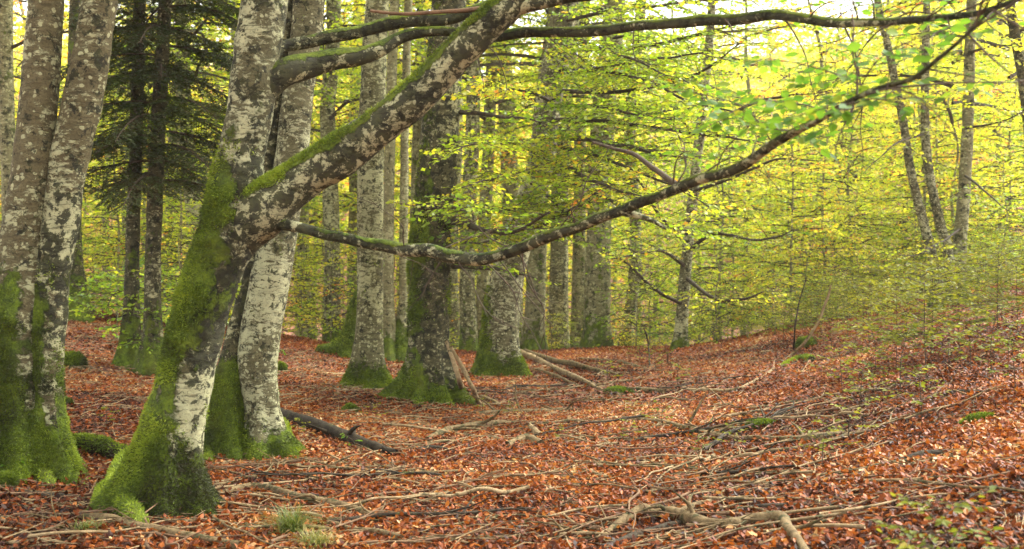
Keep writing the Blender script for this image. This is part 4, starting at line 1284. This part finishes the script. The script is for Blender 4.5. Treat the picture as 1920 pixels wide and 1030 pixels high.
stick('log', [(505, 776, 17), (540, 792, 24), (600, 812, 24), (660, 834, 23), (700, 848, 20), (742, 856, 12)], DEAD_DARK, 'dark bark-covered log slanting away from the foot of the pale beech', 'log', seed=1, lift=0.4, sides=14, knots=0.16, twigs=3)
stick('log', [(112, 838, 16), (150, 845, 30), (190, 858, 34), (240, 872, 30), (270, 880, 16)], DEAD_DARK, 'crumbling dark log lying between the twin beech and the leaning beech', 'log', seed=2, lift=0.5, sides=14, knots=0.4, moss=0.75)
stick('fallen_branch', [(150, 978, 12), (190, 980, 19), (240, 990, 22), (300, 1005, 22), (370, 1019, 22), (450, 1034, 20)], DEAD_TAN, 'thick tan barkless branch lying before the mossy foot of the leaning beech', 'branch', seed=3, sides=12, twigs=2)
stick('fallen_branch', [(388, 934, 8), (430, 929, 13), (470, 920, 18), (510, 926, 18), (560, 942, 20), (620, 954, 21), (680, 968, 19), (722, 975, 8)], DEAD_TAN, 'arched brown branch half sunk in leaves beside the grass tuft', 'branch', seed=4, sides=12, twigs=4)
stick('fallen_branch', [(0, 920, 7), (30, 935, 8), (75, 962, 9), (110, 985, 9), (150, 1020, 8)], DEAD_TAN, 'thin bent brown branch slanting past the foot of the twin beech', 'branch', seed=5, twigs=4)
stick('fallen_branch', [(-5, 1022, 9), (50, 1022, 10), (110, 1017, 10), (160, 1020, 7)], DEAD_PALE, 'short straight yellowish branch under the thin bent branch', 'branch', seed=6)
stick('fallen_branch', [(20, 925, 9), (70, 934, 14), (120, 938, 15), (180, 942, 9)], DEAD_DARK, 'dark rotten branch lying below the mossy root of the twin beech', 'branch', seed=7)
stick('fallen_branch', [(460, 878, 5), (520, 880, 9), (580, 876, 11), (640, 874, 11), (700, 877, 9), (770, 884, 6), (820, 888, 4)], DEAD_PALE, 'long straight pale peeled branch lying level in front of the dark log', 'branch', seed=8, twigs=4)
stick('fallen_branch', [(372, 880, 4), (420, 872, 6), (480, 864, 6), (540, 876, 5), (600, 905, 4)], DEAD_PALE, 'thin pale arching twig branch beside the foot of the leaning beech', 'branch', seed=9, twigs=6)
stick('fallen_branch', [(600, 920, 5), (625, 955, 7), (655, 985, 8), (672, 1005, 8), (680, 1032, 7)], DEAD_RED, 'forked reddish branch stub leaning down beside the arched branch', 'branch', seed=10, twigs=3)
stick('fallen_branch', [(800, 828, 10), (835, 815, 15), (880, 806, 17), (930, 800, 15), (975, 798, 9)], DEAD_TAN, 'stout broken tan branch with a bend, on open leaves before the dark mossy beech', 'branch', seed=11, twigs=3)
stick('fallen_branch', [(990, 800, 10), (1003, 812, 14), (1015, 822, 12)], DEAD_PALE, 'short stubby end of broken pale branch beside the stout broken branch', 'branch', seed=12)
stick('fallen_branch', [(975, 668, 10), (1010, 685, 11), (1050, 705, 11), (1090, 720, 9), (1130, 738, 5)], DEAD_PALE, 'tan pole lying slanted against the leaning beech with root toes', 'branch', seed=13, lift=1.2)
stick('fallen_branch', [(985, 665, 9), (1030, 682, 11), (1080, 692, 11), (1120, 702, 9), (1160, 708, 6)], DEAD_TAN, 'long tan pole lying beyond the slanted pole', 'branch', seed=14, lift=0.9)
stick('fallen_branch', [(975, 690, 7), (1010, 698, 9), (1050, 712, 8), (1085, 728, 6)], DEAD_TAN, 'lowest thin brown pole beneath the slanted pole', 'branch', seed=15)
stick('fallen_branch', [(1080, 676, 6), (1130, 680, 8), (1170, 685, 8), (1210, 694, 6)], DEAD_TAN, 'thin brown branch lying near the crest beneath the rank of trunks', 'branch', seed=16)
stick('leaning_branch', [(838, 640, 6, -(D5 - 0.55)), (852, 680, 9, -(D5 - 0.65)), (862, 715, 10, -(D5 - 0.7)), (868, 742, 11, 0.04), (886, 757, 11), (912, 764, 8)], DEAD_PALE, 'bent pale dead branch propped against the dark mossy beech', 'branch', seed=17, twigs=2)
stick('leaning_branch', [(845, 650, 6, -(D5 - 0.45)), (868, 690, 8, -(D5 - 0.55)), (886, 728, 9, -(D5 - 0.75)), (900, 762, 9), (908, 775, 6)], DEAD_PALE, 'straighter pale dead branch propped beside the bent one on the dark beech', 'branch', seed=18)
stick('fallen_branch', [(890, 742, 7), (915, 752, 9), (940, 765, 7)], DEAD_PALE, 'short pale stick at the foot of the propped branches', 'branch', seed=19)
stick('fallen_branch', [(890, 780, 8), (940, 777, 10), (990, 776, 11), (1040, 774, 10), (1085, 772, 7)], DEAD_TAN, 'level mottled branch lying across the floor beyond the stout broken branch', 'branch', seed=20, twigs=6)
stick('fallen_branch', [(1290, 735, 8), (1340, 737, 10), (1378, 736, 9), (1410, 722, 7), (1445, 700, 7), (1480, 672, 6.5), (1508, 645, 6, -16.2), (1535, 600, 5, -16.2), (1552, 560, 5, -16.2), (1558, 535, 3, -16.2)], DEAD_PALE, 'long pale branch sweeping up the bank and rising into the air', 'branch', seed=21)
stick('fallen_branch', [(1170, 731, 7), (1200, 735, 11), (1245, 739, 10)], DEAD_TAN, 'brown broken branch behind the low moss cushion', 'branch', seed=22)
stick('fallen_branch', [(1120, 786, 5), (1180, 790, 9), (1230, 796, 13), (1290, 810, 15), (1340, 822, 13), (1400, 828, 11), (1470, 829, 14), (1520, 832, 22), (1560, 825, 20), (1590, 815, 10)], DEAD_TAN, 'long crooked brown trunk of a fallen sapling lying across the hollow', 'log', seed=23, twigs=8)
stick('fallen_branch', [(1240, 748, 5), (1300, 756, 7), (1350, 764, 7), (1400, 770, 8), (1450, 764, 7), (1520, 752, 5)], DEAD_TAN, 'thin bowed brown branch lying behind the straight grey rod', 'branch', seed=24, twigs=4)
stick('fallen_branch', [(1350, 783, 6), (1410, 782, 8), (1470, 779, 8), (1525, 778, 7)], DEAD_TAN, 'straight grey rod lying level below the sweeping pale branch', 'branch', seed=25)
stick('fallen_branch', [(1150, 880, 6), (1200, 876, 9), (1270, 870, 9), (1340, 868, 10), (1420, 866, 9), (1500, 864, 8), (1560, 866, 5)], DEAD_PALE, 'longest straight tan rod lying level across the hollow', 'branch', seed=26, twigs=3)
stick('fallen_branch', [(1230, 905, 6), (1270, 898, 9), (1320, 894, 8), (1370, 890, 5)], DEAD_TAN, 'short forked tan branch just below the longest rod', 'branch', seed=27, twigs=3)
stick('fallen_branch', [(1085, 850, 8), (1110, 845, 11), (1150, 838, 10)], DEAD_TAN, 'short smooth dark tan billet of wood on open leaves', 'branch', seed=28)
stick('fallen_branch', [(1075, 880, 5), (1105, 890, 9), (1145, 905, 11)], DEAD_TAN, 'flat splintered tan branch end near the smooth billet', 'branch', seed=29)
stick('fallen_root', [(1130, 1022, 7), (1160, 992, 15), (1205, 972, 23), (1225, 976, 18), (1250, 975, 21), (1280, 984, 26), (1320, 995, 21), (1370, 998, 22), (1400, 990, 18), (1430, 988, 23), (1463, 988, 27), (1480, 1005, 20), (1502, 1035, 19), (1512, 1052, 22), (1530, 1075, 15)], DEAD_TAN, 'thick winding smooth branch bent sharply downward at its end', 'branch', seed=30, sides=16, lift=0.6, knots=0.34, twigs=4)
stick('fallen_branch', [(1270, 970, 15), (1310, 955, 16), (1350, 945, 15), (1400, 939, 11), (1425, 936, 6)], DEAD_TAN, 'curved side branch rising away from the thick winding branch', 'branch', seed=31, sides=12)
stick('fallen_branch', [(1000, 1018, 9), (1060, 1004, 12), (1110, 996, 12), (1150, 986, 8)], DEAD_TAN, 'greyish straight branch ending at the thick winding branch', 'branch', seed=32, twigs=6)
stick('fallen_branch', [(1130, 1032, 14), (1190, 1016, 20), (1250, 996, 16), (1290, 985, 8)], DEAD_DARK, 'dark rotten log lying beneath the thick winding branch', 'log', seed=33)
stick('fallen_branch', [(1440, 930, 7), (1500, 918, 9), (1560, 902, 9), (1640, 888, 6)], DEAD_TAN, 'thin tan branch on the lower bank beside the blurred seedling', 'branch', seed=34, twigs=3)
stick('fallen_branch', [(1380, 962, 9), (1440, 958, 12), (1500, 955, 12), (1540, 952, 8)], DEAD_DARK, 'dark straight branch behind the bend of the winding branch', 'branch', seed=35)
stick('fallen_branch', [(1680, 872, 10), (1730, 862, 18), (1775, 855, 12)], DEAD_DARK, 'dark chunk of rotten wood among sticks on the bank', 'log', seed=36)
stick('fallen_branch', [(1660, 890, 6), (1720, 875, 8), (1790, 862, 8), (1860, 856, 6)], DEAD_TAN, 'long slim stick beside the dark rotten chunk on the bank', 'branch', seed=37, twigs=4)
stick('fallen_branch', [(1715, 765, 5), (1745, 745, 7), (1780, 722, 6), (1800, 705, 4)], DEAD_RED, 'thin red-brown branch lying up the bank near the seedlings', 'branch', seed=38)
stick('fallen_branch', [(1770, 745, 7), (1800, 742, 14), (1840, 740, 6)], DEAD_DARK, 'blackened root stub on the upper bank', 'root', seed=39)
stick('fallen_branch', [(1800, 803, 7), (1830, 795, 18), (1860, 785, 8)], BK_MOSSY, 'greenish mossy chunk of branch half buried in the bank', 'log', seed=40, moss=0.8)
stick('fallen_branch', [(1645, 640, 4), (1690, 635, 9), (1730, 627, 6)], BK_MOSSY, 'mossy branch lying high on the bank beneath the three stems', 'log', seed=41, moss=0.9)
stick('fallen_branch', [(1815, 610, 4), (1850, 605, 8), (1870, 602, 4)], BK_MOSSY, 'smaller mossy branch lying near the top of the bank', 'log', seed=42, moss=0.9)
stick('fallen_branch', [(1465, 690, 6), (1500, 678, 14), (1522, 680, 15)], BK_MOSSY, 'mossy crooked root end behind the sweeping pale branch', 'root', seed=43, moss=0.6)
stick('fallen_branch', [(880, 905, 4), (870, 930, 6), (885, 950, 7), (905, 965, 6), (940, 985, 5)], DEAD_PALE, 'thin pale twig curled like a hook on the leaves', 'branch', seed=44, twigs=4)
stick('fallen_branch', [(860, 895, 5), (890, 890, 7), (940, 892, 6)], DEAD_TAN, 'short tan stick just above the hooked twig', 'branch', seed=45, twigs=2)
stick('fallen_branch', [(830, 1020, 4), (880, 1003, 6), (940, 995, 6), (1010, 985, 4)], DEAD_TAN, 'low thin stick between the hooked twig and the winding branch', 'branch', seed=46, twigs=5)
stick('fallen_branch', [(600, 703, 6), (640, 706, 9), (660, 705, 6)], DEAD_PALE, 'short pale stick by the foot of the spotted beech', 'branch', seed=47)
stick('fallen_branch', [(780, 848, 10), (810, 846, 14), (850, 850, 8)], DEAD_DARK, 'black rotten stick beneath the stout broken branch', 'branch', seed=48)
stick('fallen_branch', [(950, 838, 14), (985, 830, 22), (1015, 838, 14)], DEAD_TAN, 'knobbly brown root hump showing through open leaves', 'root', seed=49)
# the many small twigs that can only be told apart by where they lie
lab = 'small loose twig lying on the leaf litter'
protos = []
for k in range(6):
    r = np.random.default_rng(500 + k)
    L = r.uniform(0.5, 0.9)
    n = 7
    P = np.stack([np.linspace(-L / 2, L / 2, n), r.normal(0, 0.03, n).cumsum(), 0.012 + np.abs(r.normal(0, 0.012, n))], 1)
    g = Geo(); Pn, Rn = resample(P, np.linspace(0.008, 0.0025, n), 20)
    g.tube(Pn, Rn, 5)
    for q in range(int(r.integers(1, 4))):
        i = int(r.integers(5, 17))
        e = Pn[i] + np.array([r.uniform(0.05, 0.2), r.choice([-1, 1]) * r.uniform(0.06, 0.18), r.uniform(0, 0.06)])
        g.tube(np.array([Pn[i], (Pn[i] + e) / 2 + r.normal(0, 0.01, 3), e]), np.array([0.004, 0.003, 0.0012]), 4)
    protos.append(g.mesh('fallen_twig', [(DEAD_PALE, DEAD_TAN, DEAD_RED)[k % 3]]))
def twig_at(x, y, k, rz, sc):
    o = bpy.data.objects.new('fallen_twig', protos[k % 6])
    COL.objects.link(o)
    o.location = (x, y, gh(x, y) + 0.012)
    e = 0.15
    sx, sy = (gh(x + e, y) - gh(x - e, y)) / (2 * e), (gh(x, y + e) - gh(x, y - e)) / (2 * e)
    nrm = Vector((-sx, -sy, 1)).normalized()
    o.rotation_mode = 'QUATERNION'
    from mathutils import Quaternion
    o.rotation_quaternion = Vector((0, 0, 1)).rotation_difference(nrm) @ Quaternion((0, 0, 1), rz)
    o.scale = (sc, sc, sc)
    o['label'] = lab; o['category'] = 'twig'; o['group'] = 'loose twigs on the litter'
k = 0
while k < 290:
    u = rs.uniform(0, 1920); v = 670 + 350 * rs.random() ** 0.8
    if u > 1500 and rs.random() < 0.6: continue
    p = hit(u, v)
    if p[1] > 21: continue
    twig_at(p[0], p[1], int(rs.integers(6)), rs.normal(0, 0.7) + (PI if rs.random() < 0.5 else 0), rs.uniform(0.6, 1.5))
    k += 1
# longer thin sticks strewn across the hollow
longp = []
for k in range(6):
    r = np.random.default_rng(540 + k)
    L = r.uniform(1.3, 2.4); n = 9
    P = np.stack([np.linspace(-L / 2, L / 2, n), r.normal(0, 0.045, n).cumsum(), 0.018 + np.abs(r.normal(0, 0.014, n))], 1)
    g = Geo(); Pn, Rn = resample(P, np.linspace(0.019, 0.005, n) * r.uniform(0.8, 1.2), 34)
    Rn = Rn * (1 + 0.35 * (fbm(Pn * 3, 4.0, k, 2) - 0.5))
    g.tube(Pn, Rn, 7)
    for q in range(int(r.integers(2, 6))):
        i = int(r.integers(8, 30))
        e = Pn[i] + np.array([r.uniform(0.1, 0.4), r.choice([-1, 1]) * r.uniform(0.08, 0.3), r.uniform(0, 0.12)])
        g.tube(np.array([Pn[i], (Pn[i] + e) / 2 + r.normal(0, 0.02, 3), e]), np.array([0.008, 0.006, 0.002]), 5)
    longp.append(g.mesh('fallen_stick', [(DEAD_TAN, DEAD_DARK, DEAD_PALE)[k % 3]]))
for k in range(34):
    u = rs.uniform(860, 1600) if k < 27 else rs.uniform(420, 900)
    v = rs.uniform(715, 930) if k < 27 else rs.uniform(870, 1010)
    p = hit(u, v)
    twig_at(p[0], p[1], k, rs.normal(0.05, 0.38) + (PI if k % 2 else 0), rs.uniform(0.7, 1.15))
    o = COL.objects[-1]
    o.data = longp[k % 6]; o.name = 'fallen_stick'; o['label'] = 'long thin bare stick strewn across the leafy hollow'; o['category'] = 'stick'; o['group'] = 'long sticks across the hollow'
# a dusting of thinner twig bits in the litter
g = Geo()
x, y = litter_points(rs, 4.2, 20, 34)
for xx, yy in zip(x, y):
    L = rs.uniform(0.06, 0.22) + 0.3 * rs.random() ** 4; a = rs.normal(0, 0.9)
    z = gh(xx, yy)
    p0 = np.array([xx, yy, z + rs.uniform(0.018, 0.042)]); d = np.array([math.cos(a), math.sin(a), rs.normal(0, 0.12)])
    g.tube(np.array([p0, p0 + d * L * 0.5 + rs.normal(0, 0.012, 3), p0 + d * L]), np.array([0.0035, 0.003, 0.0015]) * (1 + yy / 22), 3, 0, rs.random(), cap=False)
link('twig_litter', g.mesh('twig_litter', [DEAD_PALE], smooth=False), ground, kind='stuff')

# ------------------------------------------------------------------ moss cushions and stone
def lump(name, u, v, w, hh, label, cat, mat, mossv, seed, tuft=2500):
    p = hit(u, v)
    sx = w / 2 / F * p[1]
    sz = hh / F * p[1]
    nu, nv = 28, 14
    V = []
    for i in range(nv):
        ph = -0.5 + (PI / 2 + 0.5) * i / (nv - 1)
        for j in range(nu):
            th = 2 * PI * j / nu
            V.append((math.cos(ph) * math.cos(th), math.cos(ph) * math.sin(th), math.sin(ph)))
    V = np.array(V); N = V.copy()
    V = V * (1 + (fbm(V + seed, 1.6, seed, 3) - 0.5)[:, None] * 0.9)
    V = V * np.array([sx, sx * 0.7, sz])
    ii = (np.arange(nv - 1)[:, None] * nu); jj = np.arange(nu)[None, :]
    q = np.stack([ii + jj, ii + (jj + 1) % nu, ii + nu + (jj + 1) % nu, ii + nu + jj], -1).reshape(-1, 4)
    at = {'moss': ('POINT', mossv * (0.35 + 0.75 * sgate(N[:, 2], -0.2, 0.6))), 'dark': ('POINT', np.full(len(V), 0.4)), 'pale': ('POINT', np.zeros(len(V)))}
    t = thing(name, p, label, cat)
    geo = (V, q, np.zeros((0, 3), int), N, at)
    add_part('stone' if 'stone' in name else 'cushion', geo, mat, t, (0, 0, 0))
    moss_tufts('moss', geo, t, (0, 0, 0), tuft, 0.35, 0.03, seed)
lump('mossy_stone', 132, 690, 56, 30, 'rounded mossy stone on the slope behind the twin beech', 'stone', MOSSROCK, 1.0, 3)
lump('moss_cushion', 1158, 737, 52, 9, 'flat bright green moss cushion on the open floor', 'moss', BK_MOSSY, 1.2, 4)
lump('moss_cushion', 656, 775, 36, 15, 'small dark moss lump on the leaves beyond the dark log', 'moss', BK_MOSSY, 1.2, 5)
lump('mossy_stone', 1510, 652, 46, 18, 'dark mossy stone on the bank behind the sweeping pale branch', 'stone', MOSSROCK, 1.0, 6)
lump('mossy_stone', 115, 760, 40, 14, 'low half-buried mossy stone below the rounded stone', 'stone', MOSSROCK, 0.8, 7)
lump('moss_cushion', 1430, 800, 60, 10, 'green moss patch on rotten wood under the straight grey rod', 'moss', BK_MOSSY, 1.0, 8)
lump('moss_cushion', 12, 915, 40, 24, 'mossy hump at the foot of the twin beech', 'moss', BK_MOSSY, 1.1, 9)
lump('mossy_stone', 528, 700, 20, 20, 'little mossy stone peeping past the pale beech', 'stone', MOSSROCK, 1.1, 10)

# ------------------------------------------------------------------ seedlings, saplings, grass
def seedling_mesh(seed, H, nlev, spread, size, leafm, tint):
    r = np.random.default_rng(seed)
    lv, tb = Leaves(), []
    P = np.array([[0, 0, -0.05], [r.normal(0, .02), r.normal(0, .02), H * 0.5], [r.normal(0, .05), r.normal(0, .05), H]])
    P, R = resample(P, [0.004 + H * 0.001, 0.003 + H * 0.001, 0.001], 10)
    az = r.uniform(0, 6)
    for k in range(nlev):
        f = 0.3 + 0.7 * (k + 0.5) / nlev
        a = np.array([np.interp(f * 9, np.arange(10), P[:, q]) for q in range(3)])
        az += 2.4
        L = spread * r.uniform(0.6, 1.1) * (1.15 - 0.5 * f)
        e = a + np.array([math.cos(az), math.sin(az), r.uniform(0.05, 0.35)]) * L
        tb.append((np.array([a, (a + e) / 2 + [0, 0, 0.02], e]), np.array([0.003, 0.0025, 0.0015]), 0.5))
        twig_leaves(r, lv, a + (e - a) * 0.15, e, size * 0.62, size, tint, 0.45)
        if L > 0.3:
            for q in range(int(L / 0.12)):
                ff = r.uniform(0.25, 0.9); a2 = a + (e - a) * ff
                e2 = a2 + norm(np.array([r.normal(), r.normal(), 0.15])) * L * 0.35
                tb.append((np.array([a2, e2]), np.array([0.002, 0.001]), 0.5))
                twig_leaves(r, lv, a2, e2, size * 0.65, size, tint, 0.45)
    tb.append((P, R, 0.5))
    A = lv.arrays()
    g1, g2 = Geo(), Geo()
    V, Fc = leaf_full(A[0], A[1], A[2], A[3], -0.1, 0.06)
    g1.add(V, Fc, 0, np.repeat(A[4], 2))
    for pts, rad, _ in tb: g2.tube(pts, rad, 4, cap=False)
    return g2.mesh('stem', [TWIG], smooth=True), g1.mesh('foliage', [leafm], smooth=False)
LF_SEED = leaf_mat('seedling_leaf', [(0.0, (0.07, 0.10, 0.012)), (0.4, (0.15, 0.17, 0.018)), (0.8, (0.27, 0.25, 0.025)), (1.0, (0.40, 0.20, 0.03))], 0.4, 1.4, 0.6, 0.3, 0.2)
SEED = [seedling_mesh(600 + k, H, n, sp_, 0.046, m_, t_) for k, (H, n, sp_, m_, t_) in enumerate(((0.25, 6, 0.2, LF_SEED, 0.5), (0.42, 10, 0.30, LF_SEED, 0.45), (0.62, 15, 0.42, LF_SEED, 0.45), (0.95, 24, 0.6, LF_SEED, 0.45), (0.22, 4, 0.12, LF_NEAR, 0.6)))]
def seedling(p, k, sc, label, group=None, name='beech_seedling'):
    t = thing(name, p, label, 'seedling' if name == 'beech_seedling' else 'sapling', group)
    link('stem', SEED[k][0], t); link('foliage', SEED[k][1], t)
    t.rotation_euler = (0, 0, rs.uniform(0, 6.28)); t.scale = (sc, sc, sc)
    return t
for u, v, k, sc in ((1738, 720, 3, 1.15), (1690, 745, 2, 1.0), (1640, 700, 2, 1.0), (1600, 690, 1, 1.1), (1860, 700, 2, 1.0), (1890, 680, 1, 1.0), (1800, 660, 2, 1.1), (1830, 630, 3, 1.0), (1700, 630, 2, 1.1), (1620, 610, 3, 1.0), (1550, 620, 3, 0.9), (1660, 590, 3, 1.2), (1760, 590, 3, 1.2), (1880, 590, 3, 1.1), (1490, 625, 2, 1.0), (1440, 640, 2, 1.0), (1400, 650, 1, 1.2), (1340, 655, 2, 0.9), (1730, 790, 1, 1.0), (1610, 790, 1, 1.0), (1590, 830, 0, 1.1), (1910, 640, 3, 1.0), (1560, 660, 1, 1.2), (1580, 735, 1, 1.1), (1820, 690, 1, 1.1), (1905, 740, 1, 1.1), (1640, 760, 1, 1.0), (1780, 700, 1, 1.0), (1720, 560, 3, 1.3), (1850, 560, 3, 1.3), (1560, 585, 3, 1.2), (1680, 690, 3, 1.0), (1745, 670, 3, 1.1), (1630, 660, 3, 1.0), (1590, 640, 3, 1.0), (1870, 650, 3, 1.1), (1520, 640, 3, 0.9), (1800, 620, 3, 1.1), (1470, 650, 2, 1.1)):
    seedling(hit(u, v), k, sc, 'yellow-green beech seedling growing from leaves on the bank', 'beech seedlings on the bank')
for u, v, k, sc in ((1185, 790, 1, 0.5), (1240, 800, 0, 0.9), (1310, 860, 1, 0.45), (1050, 830, 0, 0.6), (1140, 720, 0, 1.2), (1230, 700, 1, 1.1), (1180, 830, 0, 0.8), (1375, 845, 0, 0.8), (905, 775, 0, 0.8), (660, 850, 4, 0.9), (700, 790, 0, 0.7), (560, 820, 0, 0.7), (825, 760, 0, 1.0), (1540, 880, 1, 0.8), (20, 905, 4, 0.9), (155, 920, 4, 0.5), (310, 700, 0, 1.0), (200, 800, 0, 0.7), (960, 780, 0, 0.6), (1270, 725, 0, 1.2), (1200, 680, 1, 1.0)):
    seedling(hit(u, v), k, sc, 'tiny beech seedling sprouting from the litter of the open floor', 'seedlings on the open floor')
p = hit(1790, 1026); p = np.array([(1790 - CU) / F * 4.0, 4.0, 0]); p[2] = gh(p[0], p[1])
seedling(p, 2, 0.78, 'blurred leafy seedling low on the bank beside the winding branch', None, 'beech_sapling').rotation_euler = (0, 0, 0.6)
p = np.array([(1700 - CU) / F * 3.9, 3.9, 0]); p[2] = gh(p[0], p[1])
seedling(p, 1, 0.95, 'smaller blurred seedling next to the blurred leafy seedling', None, 'beech_sapling')
def sapling(u, v, label, H, nb, L, seed, leafm, tint, size=0.075):
    p = hit(u, v)
    me = gen_crown(seed, 0.35, H, nb, L, leafm, size, tint, every=0.15, sub=0.5, r0=0.008, rise=0.35, step=0.05, twig_every=0.1, twig_len=0.2, wood=TWIG)
    t = thing('beech_sapling', p, label, 'sapling')
    link('crown', me, t); o = link('trunk', BTRUNK[seed % 2], t); s_ = H / 2.6; o.scale = (0.7, 0.7, s_)
    return t
sapling(290, 690, 'green leafy sapling spreading before the dark trunks by the fir', 1.35, 15, 1.2, 701, LF_GREEN, 0.3)
sapling(220, 640, 'second green sapling beneath the fir, behind the mossy stone', 1.3, 13, 1.1, 702, LF_GREEN, 0.3)
sapling(455, 720, 'little green spray growing between the leaning and the pale beech', 0.9, 4, 0.5, 703, LF_NEAR, 0.6)
sapling(330, 668, 'third green sapling close behind the leaning beech', 1.4, 13, 1.0, 704, LF_GREEN, 0.4)
# bare saplings standing on the floor
stick('bare_sapling', [(1218, 690, 3), (1217, 655, 3, -19.5), (1213, 630, 3, -19.5), (1207, 615, 2, -19.5)], DEAD_DARK, 'thin crooked bare black stem standing at the crest', 'sapling', seed=71)
stick('bare_sapling', [(1250, 710, 4), (1252, 690, 4, -18.2), (1251, 660, 3, -18.2)], DEAD_RED, 'short bare reddish stem standing beside the crooked black stem', 'sapling', seed=72)
stick('bare_sapling', [(1488, 660, 3.4), (1490, 620, 3, -16.6), (1498, 570, 2.5, -16.6), (1512, 520, 1.5, -16.6)], DEAD_DARK, 'dark bare stem standing behind the sweeping pale branch', 'sapling', seed=73, twigs=4)

def grass(u, v, n, H, label, seed):
    p = hit(u, v)
    r = np.random.default_rng(seed)
    g = Geo()
    for k in range(n):
        a = r.uniform(0, 6.28); lean = r.uniform(0.3, 1.3); h = H * r.uniform(0.6, 1.15)
        b0 = np.array([r.normal(0, 0.035), r.normal(0, 0.03), 0])
        o_ = np.array([math.cos(a), math.sin(a), 0])
        t = np.linspace(0, 1, 5)[:, None]
        c = b0 + o_ * lean * h * t ** 1.8 + UP * h * (t - 0.55 * lean * t ** 2.4)
        w = np.cross(o_, UP) * 0.0028 * (1 - 0.8 * t)
        V = np.stack([c - w, c + w], 1).reshape(-1, 3)
        q = np.array([[2 * i, 2 * i + 1, 2 * i + 3, 2 * i + 2] for i in range(4)])
        g.add(V, q, 0, r.random())
    link('grass_tuft', g.mesh('grass_tuft', [GRASSM], smooth=False), None, [float(x_) for x_ in p], label=label, category='grass')
grass(545, 1008, 420, 0.24, 'yellowing grass tuft leaning over the leaves before the arched branch', 1)
grass(592, 1030, 200, 0.16, 'lower green grass tuft beside the yellowing tuft', 2)
grass(165, 1000, 120, 0.12, 'little grass tuft behind the thick tan branch', 3)
grass(655, 830, 120, 0.12, 'wispy grass tuft growing over the dark log', 4)

# ------------------------------------------------------------------ the bright air between the trees
gv = Geo()
cx = [(-130, 150), (-12, 200), (-12, 47)]
hv = np.array([[cx[0][i], cx[1][j], cx[2][k]] for i in (0, 1) for j in (0, 1) for k in (0, 1)], float)
gv.add(hv, np.array([[0, 1, 3, 2], [4, 6, 7, 5], [0, 4, 5, 1], [2, 3, 7, 6], [0, 2, 6, 4], [1, 5, 7, 3]]))
hm, hnt, hout = new_mat('haze_air')
pv = hnt.nodes.new('ShaderNodeVolumePrincipled')
pv.inputs['Color'].default_value = (0.97, 0.95, 0.86, 1)
pv.inputs['Density'].default_value = 0.0006
pv.inputs['Anisotropy'].default_value = 0.3
hnt.links.new(pv.outputs[0], hout.inputs['Volume'])
link('haze', gv.mesh('haze', [hm], smooth=False), kind='stuff', label='bright thin haze between the trees')
